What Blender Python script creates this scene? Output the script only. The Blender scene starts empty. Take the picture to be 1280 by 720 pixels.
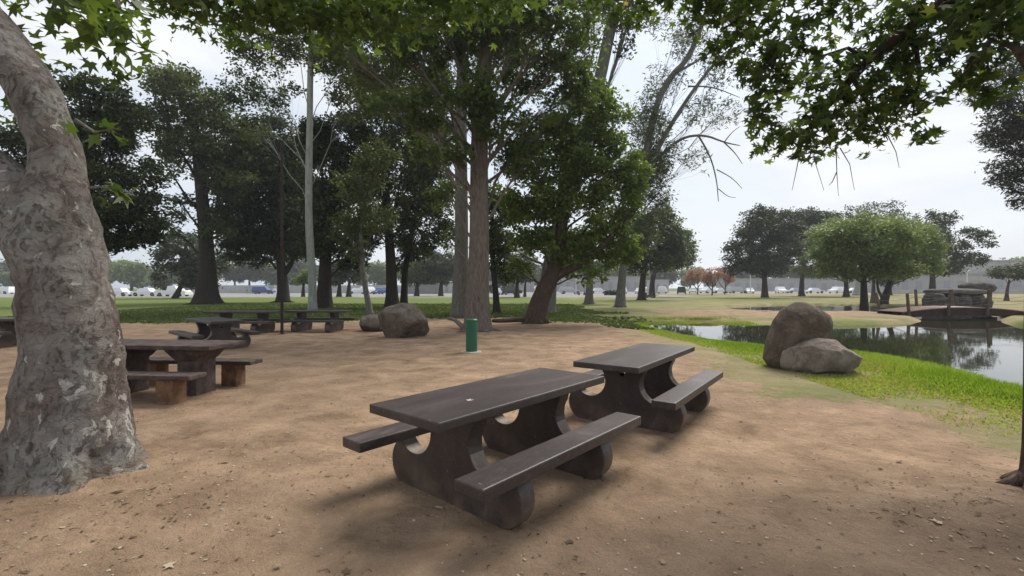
import bpy, bmesh, math, random
import numpy as np
from mathutils import Vector, Matrix
random.seed(7); RNG = np.random.default_rng(11)
SC = bpy.context.scene; COL = SC.collection
F, HY, H = 595.0, 359.0, 1.571            # focal length (px at 1280 wide), horizon row, eye height

def W(px, py, Y):                          # a point of the place at distance Y
    return np.array([(px-640)/F*Y, Y, H-(py-HY)/F*Y])
def G(px, py, z=0.0):                      # a point of the ground
    Y = (H-z)*F/(py-HY); return np.array([(px-640)/F*Y, Y, z])

# ------------------------------------------------------------------ noise
def _h(ix, iy, iz, s):
    n = (ix*374761393 + iy*668265263 + iz*2147483647*3 + s*144665) & 0xffffffff
    n = ((n ^ (n >> 13))*1274126177) & 0xffffffff
    n = ((n ^ (n >> 16))*2246822519) & 0xffffffff
    return ((n ^ (n >> 15)) & 0xffff)/65535.0
def vnoise(p, scale=1.0, seed=0):
    p = np.asarray(p, float)*scale
    i = np.floor(p).astype(np.int64); f = p-i; f = f*f*(3-2*f)
    r = 0
    for a in (0, 1):
        for b in (0, 1):
            for c in (0, 1):
                w = (f[..., 0] if a else 1-f[..., 0])*(f[..., 1] if b else 1-f[..., 1])*(f[..., 2] if c else 1-f[..., 2])
                r = r + w*_h(i[..., 0]+a, i[..., 1]+b, i[..., 2]+c, seed)
    return r*2-1
def fbm(p, scale=1.0, seed=0, octv=4):
    r = 0; a = 1; t = 0
    for k in range(octv):
        r = r+a*vnoise(p, scale*2**k, seed+k); t += a; a *= .5
    return r/t

# ------------------------------------------------------------------ materials
class NT:
    def __init__(s, name):
        s.m = bpy.data.materials.new(name); s.m.use_nodes = True
        s.t = s.m.node_tree; s.t.nodes.clear()
        s.out = s.n('ShaderNodeOutputMaterial')
    def n(s, typ, **kw):
        nd = s.t.nodes.new(typ)
        for k, v in kw.items():
            if k in ('operation', 'blend_type', 'data_type', 'feature', 'noise_dimensions', 'attribute_name', 'interpolation', 'distance', 'normalize'):
                setattr(nd, k, v)
            else:
                nd.inputs[k].default_value = v
        return nd
    def l(s, a, b): s.t.links.new(a, b)
    def ramp(s, fac, stops, interp='LINEAR'):
        r = s.t.nodes.new('ShaderNodeValToRGB'); cr = r.color_ramp; cr.interpolation = interp
        while len(cr.elements) < len(stops): cr.elements.new(.5)
        for e, (p, c) in zip(cr.elements, stops):
            e.position = p; e.color = (c, c, c, 1) if not hasattr(c, '__len__') else (*c, 1)
        s.l(fac, r.inputs[0]); return r.outputs[0]
    def mix(s, fac, a, b, mode='MIX'):
        m = s.t.nodes.new('ShaderNodeMix'); m.data_type = 'RGBA'; m.blend_type = mode
        for v, i in ((fac, 0), (a, 6), (b, 7)):
            if hasattr(v, 'is_linked'): s.l(v, m.inputs[i])
            else: m.inputs[i].default_value = v if i == 0 else (*v, 1)
        return m.outputs[2]
    def noise(s, vec, scale, detail=5, rough=.55, dist=0):
        nd = s.t.nodes.new('ShaderNodeTexNoise'); nd.inputs['Scale'].default_value = scale
        nd.inputs['Detail'].default_value = detail; nd.inputs['Roughness'].default_value = rough
        nd.inputs['Distortion'].default_value = dist
        if vec is not None: s.l(vec, nd.inputs['Vector'])
        return nd.outputs['Fac']
    def math(s, op, a, b=None, c=None, clamp=False):
        m = s.t.nodes.new('ShaderNodeMath'); m.operation = op; m.use_clamp = clamp
        for i, v in enumerate((a, b, c)):
            if v is None: continue
            if hasattr(v, 'is_linked'): s.l(v, m.inputs[i])
            else: m.inputs[i].default_value = v
        return m.outputs[0]
    def obj(s): return s.t.nodes.new('ShaderNodeTexCoord').outputs['Object']
    def pos(s): return s.t.nodes.new('ShaderNodeNewGeometry').outputs['Position']
    def scaled(s, vec, sc):
        m = s.t.nodes.new('ShaderNodeMapping'); m.inputs['Scale'].default_value = sc; s.l(vec, m.inputs[0]); return m.outputs[0]
    def bump(s, h, strength=.5, dist=.02, normal=None):
        b = s.t.nodes.new('ShaderNodeBump'); b.inputs['Strength'].default_value = strength; b.inputs['Distance'].default_value = dist
        s.l(h, b.inputs['Height'])
        if normal is not None: s.l(normal, b.inputs['Normal'])
        return b.outputs[0]
    def pbr(s, col, rough=.8, spec=.3, normal=None, metal=0):
        p = s.t.nodes.new('ShaderNodeBsdfPrincipled')
        for v, k in ((col, 'Base Color'), (rough, 'Roughness'), (spec, 'Specular IOR Level'), (metal, 'Metallic')):
            if hasattr(v, 'is_linked'): s.l(v, p.inputs[k])
            else: p.inputs[k].default_value = (*v, 1) if k == 'Base Color' else v
        if normal is not None: s.l(normal, p.inputs['Normal'])
        return p.outputs[0]
    def done(s, sh): s.l(sh, s.out.inputs[0]); return s.m
    def attr(s, name):
        a = s.t.nodes.new('ShaderNodeAttribute'); a.attribute_name = name; return a.outputs['Fac']

def leaf_mat(name, stops, trans=.28, rough=.5):
    n = NT(name); t = n.attr('tint'); c = n.ramp(t, stops)
    a = n.pbr(c, rough, .25)
    tr = n.t.nodes.new('ShaderNodeBsdfTranslucent'); n.l(n.mix(1.0, c, (1.5, 1.6, .9), 'MULTIPLY'), tr.inputs[0])
    mx = n.t.nodes.new('ShaderNodeMixShader'); mx.inputs[0].default_value = trans
    n.l(a, mx.inputs[1]); n.l(tr.outputs[0], mx.inputs[2]); return n.done(mx.outputs[0])

def bark_mat(name, dark, mid, light, sc=(9, 9, 2.2), bumpd=.03, rough=.9):
    n = NT(name); v = n.scaled(n.obj(), sc)
    a = n.noise(v, 2.2, 6, .65, .6); b = n.noise(n.obj(), 1.3, 3)
    c = n.ramp(a, [(.3, dark), (.5, mid), (.72, light)])
    c = n.mix(n.ramp(b, [(.4, 0), (.7, .5)]), c, mid)
    return n.done(n.pbr(c, rough, .15, n.bump(a, .9, bumpd)))

def sycamore_bark():
    n = NT('sycamore_bark'); o = n.obj()
    w = n.t.nodes.new('ShaderNodeVectorMath'); w.operation = 'ADD'
    nz = n.t.nodes.new('ShaderNodeTexNoise'); nz.inputs['Scale'].default_value = 5; nz.inputs['Detail'].default_value = 5; n.l(o, nz.inputs[0])
    sc = n.t.nodes.new('ShaderNodeVectorMath'); sc.operation = 'SCALE'; sc.inputs[3].default_value = .22; n.l(nz.outputs['Color'], sc.inputs[0])
    n.l(o, w.inputs[0]); n.l(sc.outputs[0], w.inputs[1])
    wv = w.outputs[0]
    base = n.ramp(n.noise(n.scaled(wv, (1, 1, .55)), 3.2, 6, .62), [(.34, (.14, .11, .095)), (.45, (.215, .18, .155)), (.55, (.28, .245, .215)), (.68, (.37, .335, .30))])
    grey = n.ramp(n.noise(n.scaled(wv, (1, 1, .5)), 2.1, 3), [(.5, 0), (.58, 1)])
    base = n.mix(n.math('MULTIPLY', grey, .8), base, (.30, .29, .26))
    sep = n.t.nodes.new('ShaderNodeSeparateXYZ'); n.l(o, sep.inputs[0])
    # flaked plates: dark scales, and white lichen-like spots low down
    vo = n.n('ShaderNodeTexVoronoi', feature='F1', Scale=34.0); n.l(n.scaled(wv, (1, 1, .6)), vo.inputs['Vector'])
    cell = n.math('GREATER_THAN', n.noise(vo.outputs['Position'], 34, 3), .57)
    flake = n.math('MULTIPLY', cell, n.ramp(n.noise(o, 2.3, 3), [(.42, 0), (.55, 1)]))
    base = n.mix(n.math('MULTIPLY', flake, .8), base, (.135, .10, .088))
    wh = n.noise(n.scaled(wv, (1, 1, .55)), 11, 4, .55, .4)
    low = n.ramp(sep.outputs[2], [(0, 1), (1.0, .0)])
    thr = n.math('ADD', wh, n.math('MULTIPLY', low, .03))
    xm = n.math('MULTIPLY', n.ramp(n.math('ADD', n.math('MULTIPLY', sep.outputs[0], 1.3), .35), [(.45, 0), (.75, .075)]), n.ramp(n.math('MULTIPLY', sep.outputs[2], .5), [(.45, 1), (.75, 0)]))
    whm = n.ramp(n.math('ADD', thr, xm), [(.665, 0), (.69, 1)])
    base = n.mix(n.math('MULTIPLY', whm, .85), base, (.60, .56, .49))
    gr = n.ramp(n.noise(o, 1.7, 3), [(.55, 0), (.72, .35)])
    base = n.mix(gr, base, (.19, .185, .13))
    fis = n.noise(n.scaled(wv, (1.4, 1.4, .5)), 16, 8, .8, .3)
    base = n.mix(n.ramp(fis, [(.28, .6), (.38, 0)]), base, (.10, .08, .066))
    base = n.mix(n.math('MULTIPLY', n.ramp(sep.outputs[2], [(.02, 1), (.22, 0)]), n.ramp(n.noise(o, 9, 5), [(.35, .2), (.6, .9)])), base, (.25, .18, .125))
    hgt = n.math('ADD', n.math('MULTIPLY', flake, -.35), n.math('ADD', n.noise(n.scaled(wv, (1, 1, 1.8)), 14, 8, .72), n.math('MULTIPLY', n.noise(n.scaled(wv, (.7, .7, 2.4)), 5, 5, .6), 1.2)))
    return n.done(n.pbr(base, .85, .15, n.bump(n.math('ADD', hgt, n.math('MULTIPLY', n.ramp(fis, [(.3, 0), (.45, 1)]), .6)), 1.0, .045)))

def make_ground_mat():
    n = NT('ground'); p = n.pos()
    big = n.noise(p, .35, 4, .6); mid = n.noise(p, 1.6, 6, .65, .4); fine = n.noise(p, 14, 6, .7); grit = n.noise(p, 90, 4, .7)
    dirt = n.ramp(mid, [(.28, (.145, .095, .058)), (.42, (.25, .168, .107)), (.56, (.345, .237, .152)), (.68, (.43, .30, .195)), (.8, (.50, .37, .255))])
    patch = n.ramp(big, [(.4, 0), (.6, 1)])
    dirt = n.mix(n.math('MULTIPLY', patch, .5), dirt, (.245, .172, .115))
    dirt = n.mix(n.math('MULTIPLY', n.attr('stain'), n.ramp(fine, [(.3, .4), (.7, .95)])), dirt, (.115, .085, .062))
    dirt = n.mix(.5, dirt, n.ramp(fine, [(.25, (.42, .42, .42)), (.5, (.5, .5, .5)), (.72, (.62, .6, .58))]), 'OVERLAY')
    dirt = n.mix(.45, dirt, n.ramp(grit, [(.3, (.3, .3, .3)), (.7, (.7, .7, .7))]), 'OVERLAY')
    gn = n.noise(p, 5.5, 6, .7); gb = n.noise(p, .12, 3)
    grass = n.ramp(gn, [(.3, (.055, .082, .02)), (.5, (.095, .13, .032)), (.7, (.15, .18, .055))])
    grass = n.mix(n.ramp(gb, [(.35, 0), (.7, .6)]), grass, (.17, .19, .05))
    dryc = n.ramp(n.noise(p, .55, 6, .65), [(.3, (.14, .15, .055)), (.45, (.21, .19, .09)), (.6, (.30, .235, .14)), (.75, (.36, .25, .17))])
    grass = n.mix(n.math('MULTIPLY', n.attr('dry'), n.ramp(n.noise(p, .3, 5), [(.25, .55), (.6, 1)])), grass, dryc)
    lush = n.ramp(n.noise(p, 9, 5, .7), [(.3, (.11, .16, .018)), (.7, (.21, .28, .04))])
    grass = n.mix(n.attr('lush'), grass, lush)
    edge = n.math('ADD', n.attr('grass'), n.math('ADD', n.math('MULTIPLY', n.math('SUBTRACT', n.noise(p, 1.1, 7, .72), .5), 1.9), n.math('MULTIPLY', n.math('SUBTRACT', n.noise(p, 7, 6, .75), .5), 1.5)))
    gf = n.ramp(edge, [(.42, 0), (.62, 1)])
    col = n.mix(gf, dirt, grass)
    pave = n.attr('pave')
    col = n.mix(pave, col, n.ramp(n.noise(p, .5, 5), [(.3, (.20, .195, .185)), (.7, (.28, .27, .26))]))
    mud = n.attr('mud'); col = n.mix(mud, col, (.035, .035, .02))
    h = n.math('ADD', n.math('MULTIPLY', fine, .6), n.math('MULTIPLY', grit, .22))
    h = n.math('ADD', h, n.math('MULTIPLY', n.noise(p, 4, 5, .6), 1.1))
    return n.done(n.pbr(col, .95, .1, n.bump(h, .9, .06)))

def make_concrete_paint():
    n = NT('brown_painted_concrete'); o = n.obj()
    dust = n.noise(n.scaled(o, (.6, 1.6, 1)), 1.7, 6, .6, .8); fine = n.noise(o, 60, 4, .7); spk = n.noise(o, 22, 5, .75)
    c = n.ramp(dust, [(.3, (.036, .026, .024)), (.5, (.048, .036, .033)), (.60, (.065, .050, .046)), (.72, (.125, .10, .09))])
    c = n.mix(n.ramp(spk, [(.66, 0), (.76, .3)]), c, (.13, .10, .09))
    geo = n.t.nodes.new('ShaderNodeNewGeometry')
    sp = n.t.nodes.new('ShaderNodeSeparateXYZ'); n.l(geo.outputs['Position'], sp.inputs[0])
    low = n.math('MULTIPLY', n.ramp(sp.outputs[2], [(.0, 1), (.22, 0)]), n.ramp(n.noise(o, 5, 4), [(.35, 0), (.65, .7)]))
    c = n.mix(low, c, (.20, .14, .095))
    scr = n.noise(n.scaled(o, (2, 9, 9)), 5, 6, .7, 1.2)
    c = n.mix(n.ramp(scr, [(.52, 0), (.68, .4)]), c, (.15, .122, .11))
    chip = n.ramp(n.noise(o, 38, 3, .6), [(.69, 0), (.72, .7)])
    c = n.mix(chip, c, (.27, .23, .20))
    r = n.ramp(fine, [(.3, .38), (.7, .46)])
    return n.done(n.pbr(c, r, .4, n.bump(n.math('ADD', fine, spk), .25, .004)))

def make_worn_concrete(name, col1, col2):
    n = NT(name); o = n.obj(); a = n.noise(o, 7, 6, .7)
    c = n.ramp(a, [(.35, col1), (.65, col2)])
    return n.done(n.pbr(c, .85, .2, n.bump(n.noise(o, 40, 5), .4, .006)))

def make_rock_mat(name, d, m, l, sc=1.0):
    n = NT(name); o = n.obj()
    a = n.noise(o, 2.2*sc, 8, .68, .7); b = n.noise(o, 26*sc, 5, .7)
    c = n.ramp(a, [(.3, d), (.5, m), (.72, l)])
    c = n.mix(.55, c, n.ramp(b, [(.25, (.33, .33, .33)), (.75, (.66, .66, .66))]), 'OVERLAY')
    cr = n.t.nodes.new('ShaderNodeTexVoronoi'); cr.feature = 'DISTANCE_TO_EDGE'; cr.inputs['Scale'].default_value = 2.6*sc
    mixv = n.t.nodes.new('ShaderNodeVectorMath'); mixv.operation = 'ADD'; nz = n.t.nodes.new('ShaderNodeTexNoise'); nz.inputs['Scale'].default_value = 3*sc; nz.inputs['Detail'].default_value = 5; n.l(o, nz.inputs[0]); n.l(o, mixv.inputs[0]); n.l(nz.outputs['Color'], mixv.inputs[1]); n.l(mixv.outputs[0], cr.inputs['Vector'])
    crack = n.ramp(cr.outputs['Distance'], [(0, 0), (.035, 1)])
    c = n.mix(n.math('MULTIPLY', n.math('SUBTRACT', 1.0, crack), .35), c, d)
    c = n.mix(n.ramp(n.noise(o, 5*sc, 6, .7), [(.56, 0), (.66, .5)]), c, tuple(min(1, v*1.35) for v in l))
    h = n.math('ADD', n.math('ADD', n.math('MULTIPLY', a, 1.6), n.math('MULTIPLY', b, .4)), n.math('MULTIPLY', crack, .25))
    return n.done(n.pbr(c, .88, .2, n.bump(h, .8, .05)))

def make_simple(name, col, rough=.7, var=.25, sc=4, spec=.3, metal=0, bump=.1):
    n = NT(name); o = n.obj(); a = n.noise(o, sc, 5, .6)
    d = tuple(x*(1-var) for x in col); l = tuple(min(1, x*(1+var)) for x in col)
    return n.done(n.pbr(n.ramp(a, [(.3, d), (.7, l)]), rough, spec, n.bump(a, bump, .01), metal))

def make_water():
    n = NT('pond_water'); p = n.pos()
    h = n.math('ADD', n.noise(n.scaled(p, (1, 1, 1)), 1.2, 3), n.math('MULTIPLY', n.noise(p, 6, 2), .12))
    c = n.ramp(n.noise(p, .4, 3), [(.3, (.018, .02, .010)), (.7, (.032, .034, .018))])
    return n.done(n.pbr(c, .03, .5, n.bump(h, .06, .02)))

M = {}
M['ground'] = make_ground_mat(); M['water'] = make_water()
M['syc'] = sycamore_bark()
M['bark_red'] = bark_mat('reddish_bark', (.07, .052, .042), (.155, .122, .10), (.24, .20, .17), (10, 10, 1.6), .04)
M['bark_dark'] = bark_mat('dark_bark', (.015, .012, .01), (.04, .032, .026), (.075, .06, .048))
M['bark_brown'] = bark_mat('brown_bark', (.03, .02, .015), (.075, .05, .038), (.14, .10, .075), (10, 10, 1.8), .04)
M['bark_pale'] = bark_mat('pale_smooth_bark', (.22, .22, .19), (.31, .31, .275), (.43, .42, .375), (3, 3, .8), .008)
M['bark_grey'] = bark_mat('grey_bark', (.07, .065, .055), (.14, .13, .11), (.24, .22, .19))
M['concrete'] = make_concrete_paint()
M['leg_block'] = make_worn_concrete('worn_orange_brown_concrete', (.10, .055, .032), (.24, .14, .08))
M['old_table'] = make_worn_concrete('old_brown_concrete', (.045, .032, .028), (.12, .09, .078))
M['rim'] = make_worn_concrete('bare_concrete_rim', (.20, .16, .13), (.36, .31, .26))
M['rock_tan'] = make_rock_mat('tan_boulder', (.055, .04, .03), (.11, .082, .06), (.175, .14, .10), .8)
M['rock_brown'] = make_rock_mat('brown_rock', (.11, .085, .068), (.20, .16, .13), (.32, .275, .23))
M['rock_grey'] = make_rock_mat('grey_brown_boulder', (.06, .047, .038), (.15, .12, .095), (.23, .19, .15))
M['rock_pile'] = make_rock_mat('monument_stone', (.05, .045, .04), (.10, .09, .08), (.17, .155, .14))
M['green_paint'] = make_simple('green_paint', (.012, .10, .05), .45, .15, 8, .5)
M['collar'] = make_simple('pale_concrete', (.40, .34, .27), .9, .2, 9)
M['rust'] = make_simple('rusty_steel', (.035, .024, .019), .8, .35, 12)
M['wood'] = make_simple('weathered_redwood', (.10, .07, .056), .8, .3, 6)
M['wood_top'] = make_simple('grey_deck_boards', (.34, .25, .21), .85, .25, 5)
M['wood_dark'] = make_simple('dark_beam', (.05, .028, .022), .8, .3, 6)
M['steel'] = make_simple('galvanised_cable', (.18, .17, .16), .4, .1, 8, .5, .6)
M['white_wall'] = make_simple('white_wall', (.42, .415, .40), .85, .12, 1)
M['grey_fence'] = make_simple('grey_fence', (.24, .235, .22), .85, .15, 1)
M['pale_wall'] = make_simple('pale_building', (.36, .345, .33), .85, .1, .5)
M['roof'] = make_simple('grey_roof', (.28, .27, .26), .8, .15, .6)
M['dark_glass'] = make_simple('dark_glass', (.03, .035, .04), .15, .1, 3, .6)
M['window_far'] = make_simple('hazy_window', (.26, .27, .28), .3, .1, 3, .5)
M['tyre'] = make_simple('tyre', (.02, .02, .02), .8, .1, 8)
M['pole'] = make_simple('white_pole', (.6, .6, .6), .5, .05, 4)
M['litter'] = leaf_mat('dry_leaf_litter', [(0, (.035, .02, .012)), (.35, (.12, .075, .045)), (.7, (.27, .19, .12)), (1, (.5, .43, .33))], .05, .8)
M['grassblade'] = leaf_mat('grass_blades', [(0, (.11, .17, .014)), (.5, (.17, .25, .028)), (.8, (.26, .33, .05)), (1, (.30, .26, .11))], .45)
LM = {}
M['lawnblade'] = leaf_mat('short_lawn_grass', [(0, (.05, .072, .018)), (.5, (.09, .12, .03)), (1, (.15, .16, .055))], .25)
LM['dark'] = leaf_mat('dark_oak_leaves', [(0, (.02, .028, .013)), (.5, (.044, .060, .024)), (1, (.095, .115, .04))], .25)
LM['olive'] = leaf_mat('olive_leaves', [(0, (.03, .042, .016)), (.5, (.07, .09, .028)), (1, (.15, .165, .05))], .3)
LM['grey'] = leaf_mat('grey_green_leaves', [(0, (.035, .045, .028)), (.5, (.07, .085, .05)), (1, (.13, .14, .085))], .22)
LM['syc'] = leaf_mat('sycamore_leaves', [(0, (.026, .042, .012)), (.45, (.055, .085, .02)), (.85, (.11, .15, .03)), (.97, (.21, .21, .05)), (1, (.24, .16, .07))], .44)
LM['green'] = leaf_mat('fresh_green_leaves', [(0, (.045, .07, .013)), (.5, (.10, .145, .022)), (1, (.21, .26, .04))], .36)
LM['light'] = leaf_mat('light_green_leaves', [(0, (.085, .12, .035)), (.5, (.15, .195, .06)), (1, (.24, .275, .10))], .32)
LM['orange'] = leaf_mat('orange_leaves', [(0, (.20, .085, .06)), (.5, (.33, .15, .10)), (1, (.42, .26, .16))], .25)
LM['pine'] = leaf_mat('grey_pine_needles', [(0, (.03, .034, .024)), (.5, (.06, .065, .045)), (1, (.10, .10, .075))], .15)

# ------------------------------------------------------------------ objects
def tag(o, label=None, cat=None, group=None, kind=None):
    if label: o['label'] = label
    if cat: o['category'] = cat
    if group: o['group'] = group
    if kind: o['kind'] = kind
    return o
def mesh_obj(name, me, mat, parent=None, loc=(0, 0, 0)):
    o = bpy.data.objects.new(name, me); COL.objects.link(o); o.location = loc
    if mat is not None:
        if isinstance(mat, (list, tuple)):
            for m in mat: me.materials.append(m)
        else: me.materials.append(mat)
    if parent is not None: o.parent = parent
    return o
def empty(name, loc, rz=0, label=None, cat=None, group=None):
    o = bpy.data.objects.new(name, None); COL.objects.link(o); o.location = loc; o.rotation_euler = (0, 0, rz)
    o.empty_display_size = .2
    return tag(o, label, cat, group)
def copy_tree(o, parent=None):
    c = o.copy(); COL.objects.link(c); c.parent = parent
    for ch in [x for x in list(COL.objects) if x.parent == o]: copy_tree(ch, c)
    return c
def fast_mesh(name, V, k, smooth=False, attrs=None):
    """V: (n*k,3) vertices, every k of them one face"""
    me = bpy.data.meshes.new(name); V = np.ascontiguousarray(V, dtype=np.float32); n = len(V)//k
    me.vertices.add(len(V)); me.vertices.foreach_set('co', V.ravel())
    me.loops.add(len(V)); me.loops.foreach_set('vertex_index', np.arange(len(V), dtype=np.int32))
    me.polygons.add(n); me.polygons.foreach_set('loop_start', np.arange(0, len(V), k, dtype=np.int32))
    if attrs:
        for an, av in attrs.items():
            a = me.attributes.new(an, 'FLOAT', 'POINT'); a.data.foreach_set('value', np.ascontiguousarray(av, dtype=np.float32))
    me.update(calc_edges=True); me.validate(); return me
class MB:
    def __init__(s): s.v = []; s.f = []
    def add(s, vs, fs):
        b = len(s.v); s.v += [tuple(map(float, v)) for v in vs]; s.f += [tuple(b+i for i in f) for f in fs]
    def tube(s, pts, rad, n=8, cap=True, rough=0.0, seed=0):
        pts = [np.array(p, float) for p in pts]; m = len(pts); vs = []
        up = np.array([.31, .77, .55])
        for i, p in enumerate(pts):
            d = pts[min(i+1, m-1)]-pts[max(i-1, 0)]; d = d/(np.linalg.norm(d)+1e-9)
            a = np.cross(d, up); a /= np.linalg.norm(a)+1e-9; b = np.cross(d, a)
            for k in range(n):
                t = 2*math.pi*k/n; r = rad[i]
                if rough: r *= 1+rough*math.sin(3*t+i*.7+seed)*.5+rough*math.sin(5*t-i*1.3+seed*2)*.4
                vs.append(p+r*(math.cos(t)*a+math.sin(t)*b))
        fs = [(i*n+k, i*n+(k+1) % n, (i+1)*n+(k+1) % n, (i+1)*n+k) for i in range(m-1) for k in range(n)]
        if cap: fs += [tuple(range(n))[::-1], tuple((m-1)*n+k for k in range(n))]
        s.add(vs, fs)
    def box(s, c, d, rz=0, bev=0):
        bm = bmesh.new(); bmesh.ops.create_cube(bm, size=1)
        for v in bm.verts: v.co = Vector((v.co.x*d[0], v.co.y*d[1], v.co.z*d[2]))
        if bev: bmesh.ops.bevel(bm, geom=bm.edges[:], offset=bev, segments=2, affect='EDGES', profile=.6)
        R = Matrix.Rotation(rz, 3, 'Z'); bm.verts.index_update()
        s.add([R @ v.co+Vector(c) for v in bm.verts], [[v.index for v in f.verts] for f in bm.faces]); bm.free()
    def mesh(s, name, smooth=False):
        me = bpy.data.meshes.new(name); me.from_pydata(s.v, [], s.f)
        if smooth: me.polygons.foreach_set('use_smooth', [True]*len(me.polygons))
        me.update(); return me
    def build(s, name, mat, parent=None, smooth=False, loc=(0, 0, 0)):
        return mesh_obj(name, s.mesh(name, smooth), mat, parent, loc)

# ------------------------------------------------------------------ ground, pond
def wp(px, py, z=-.18): return G(px, py, z)[:2]
pond = [wp(799, 404.5), wp(826, 412), wp(868, 421), wp(915, 431), wp(960, 441), wp(1020, 448), wp(1090, 453), wp(1150, 465), wp(1205, 480), wp(1290, 507),
        (8.4, 6.2), (9.2, 4.2), (11, 1.5), (14, -2), (20, -3), (26, 2), (27.5, 10), (26.5, 17), wp(1300, 416), wp(1262, 407), wp(1246, 402.5),
        wp(1250, 396), wp(1215, 390), wp(1165, 386), wp(1120, 383.5), wp(1060, 381.5), wp(1000, 380.5), wp(930, 382.5), wp(903, 386.5),
        wp(930, 390), wp(1000, 391.5), wp(1075, 391), wp(1112, 393.5), wp(1140, 396.5), wp(1157, 400.5), wp(1150, 404), wp(1120, 406.3), wp(1050, 407.5), wp(960, 407.3), wp(905, 406),
        wp(885, 403.2), wp(865, 405), wp(830, 404)]
pond = np.array(pond)
# smooth by Chaikin
def chaikin(P, it=2):
    for _ in range(it):
        Q = np.roll(P, -1, 0); P = np.stack([P*.75+Q*.25, P*.25+Q*.75], 1).reshape(-1, 2)
    return P
pond = chaikin(pond, 1)
dirt = np.array([G(x, y)[:2] for x, y in [(-300, 407), (0, 405), (150, 403), (330, 403), (450, 401), (560, 397), (640, 397), (700, 402), (765, 403), (790, 409), (812, 424), (850, 438), (893, 456), (925, 478),
                 (985, 500), (1100, 504), (1180, 513), (1250, 550), (1290, 575)]]+[(4.6, 2.4), (5.6, 0), (6, -8), (-32, -8), (-40, 10)])
def sdf(P, x, y):
    """signed distance, positive inside"""
    d = np.full(x.shape, 1e9); ins = np.zeros(x.shape, bool); n = len(P)
    for i in range(n):
        a = P[i]; b = P[(i+1) % n]; e = b-a; L = (e**2).sum()+1e-12
        t = np.clip(((x-a[0])*e[0]+(y-a[1])*e[1])/L, 0, 1)
        d = np.minimum(d, (x-a[0]-t*e[0])**2+(y-a[1]-t*e[1])**2)
        c = ((a[1] > y) != (b[1] > y)) & (x < (b[0]-a[0])*(y-a[1])/(b[1]-a[1]+1e-12)+a[0]); ins ^= c
    d = np.sqrt(d); return np.where(ins, d, -d)
def sm(t): t = np.clip(t, 0, 1); return t*t*(3-2*t)
def ground_z(x, y):
    x = np.asarray(x, float); y = np.asarray(y, float)
    s = sdf(pond, x, y)
    nearb = (y < 24.0) & (x < 13) & (y > 3); wb = np.where(nearb, .135*np.clip(y, 8, 24), .55); t_ = 1-np.clip(-s/wb, 0, 1)
    z = np.where(s > 0, -.21-.7*sm(s/1.6), np.where(nearb, -.21*t_, -.21*sm(t_)))
    P3 = np.stack([x, y, x*0], -1)
    r = np.hypot(x, y)
    z = z+fbm(P3, .45, 3, 3)*.035*sm((-s)/1.5)+fbm(P3, 2.2, 9, 3)*.012*(s < .2)
    # raised soil round the near trunk and the right trunk
    for (cx, cy, rr, hh) in ((-3.6, 3.9, .95, .07), (3.85, 3.5, .8, .09), (3.3, 3.2, .5, .05)):
        z = z+hh*np.exp(-((x-cx)**2+(y-cy)**2)/(rr*rr))
    return z
def gz(x, y): return float(ground_z(np.array([x]), np.array([y]))[0])

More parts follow.
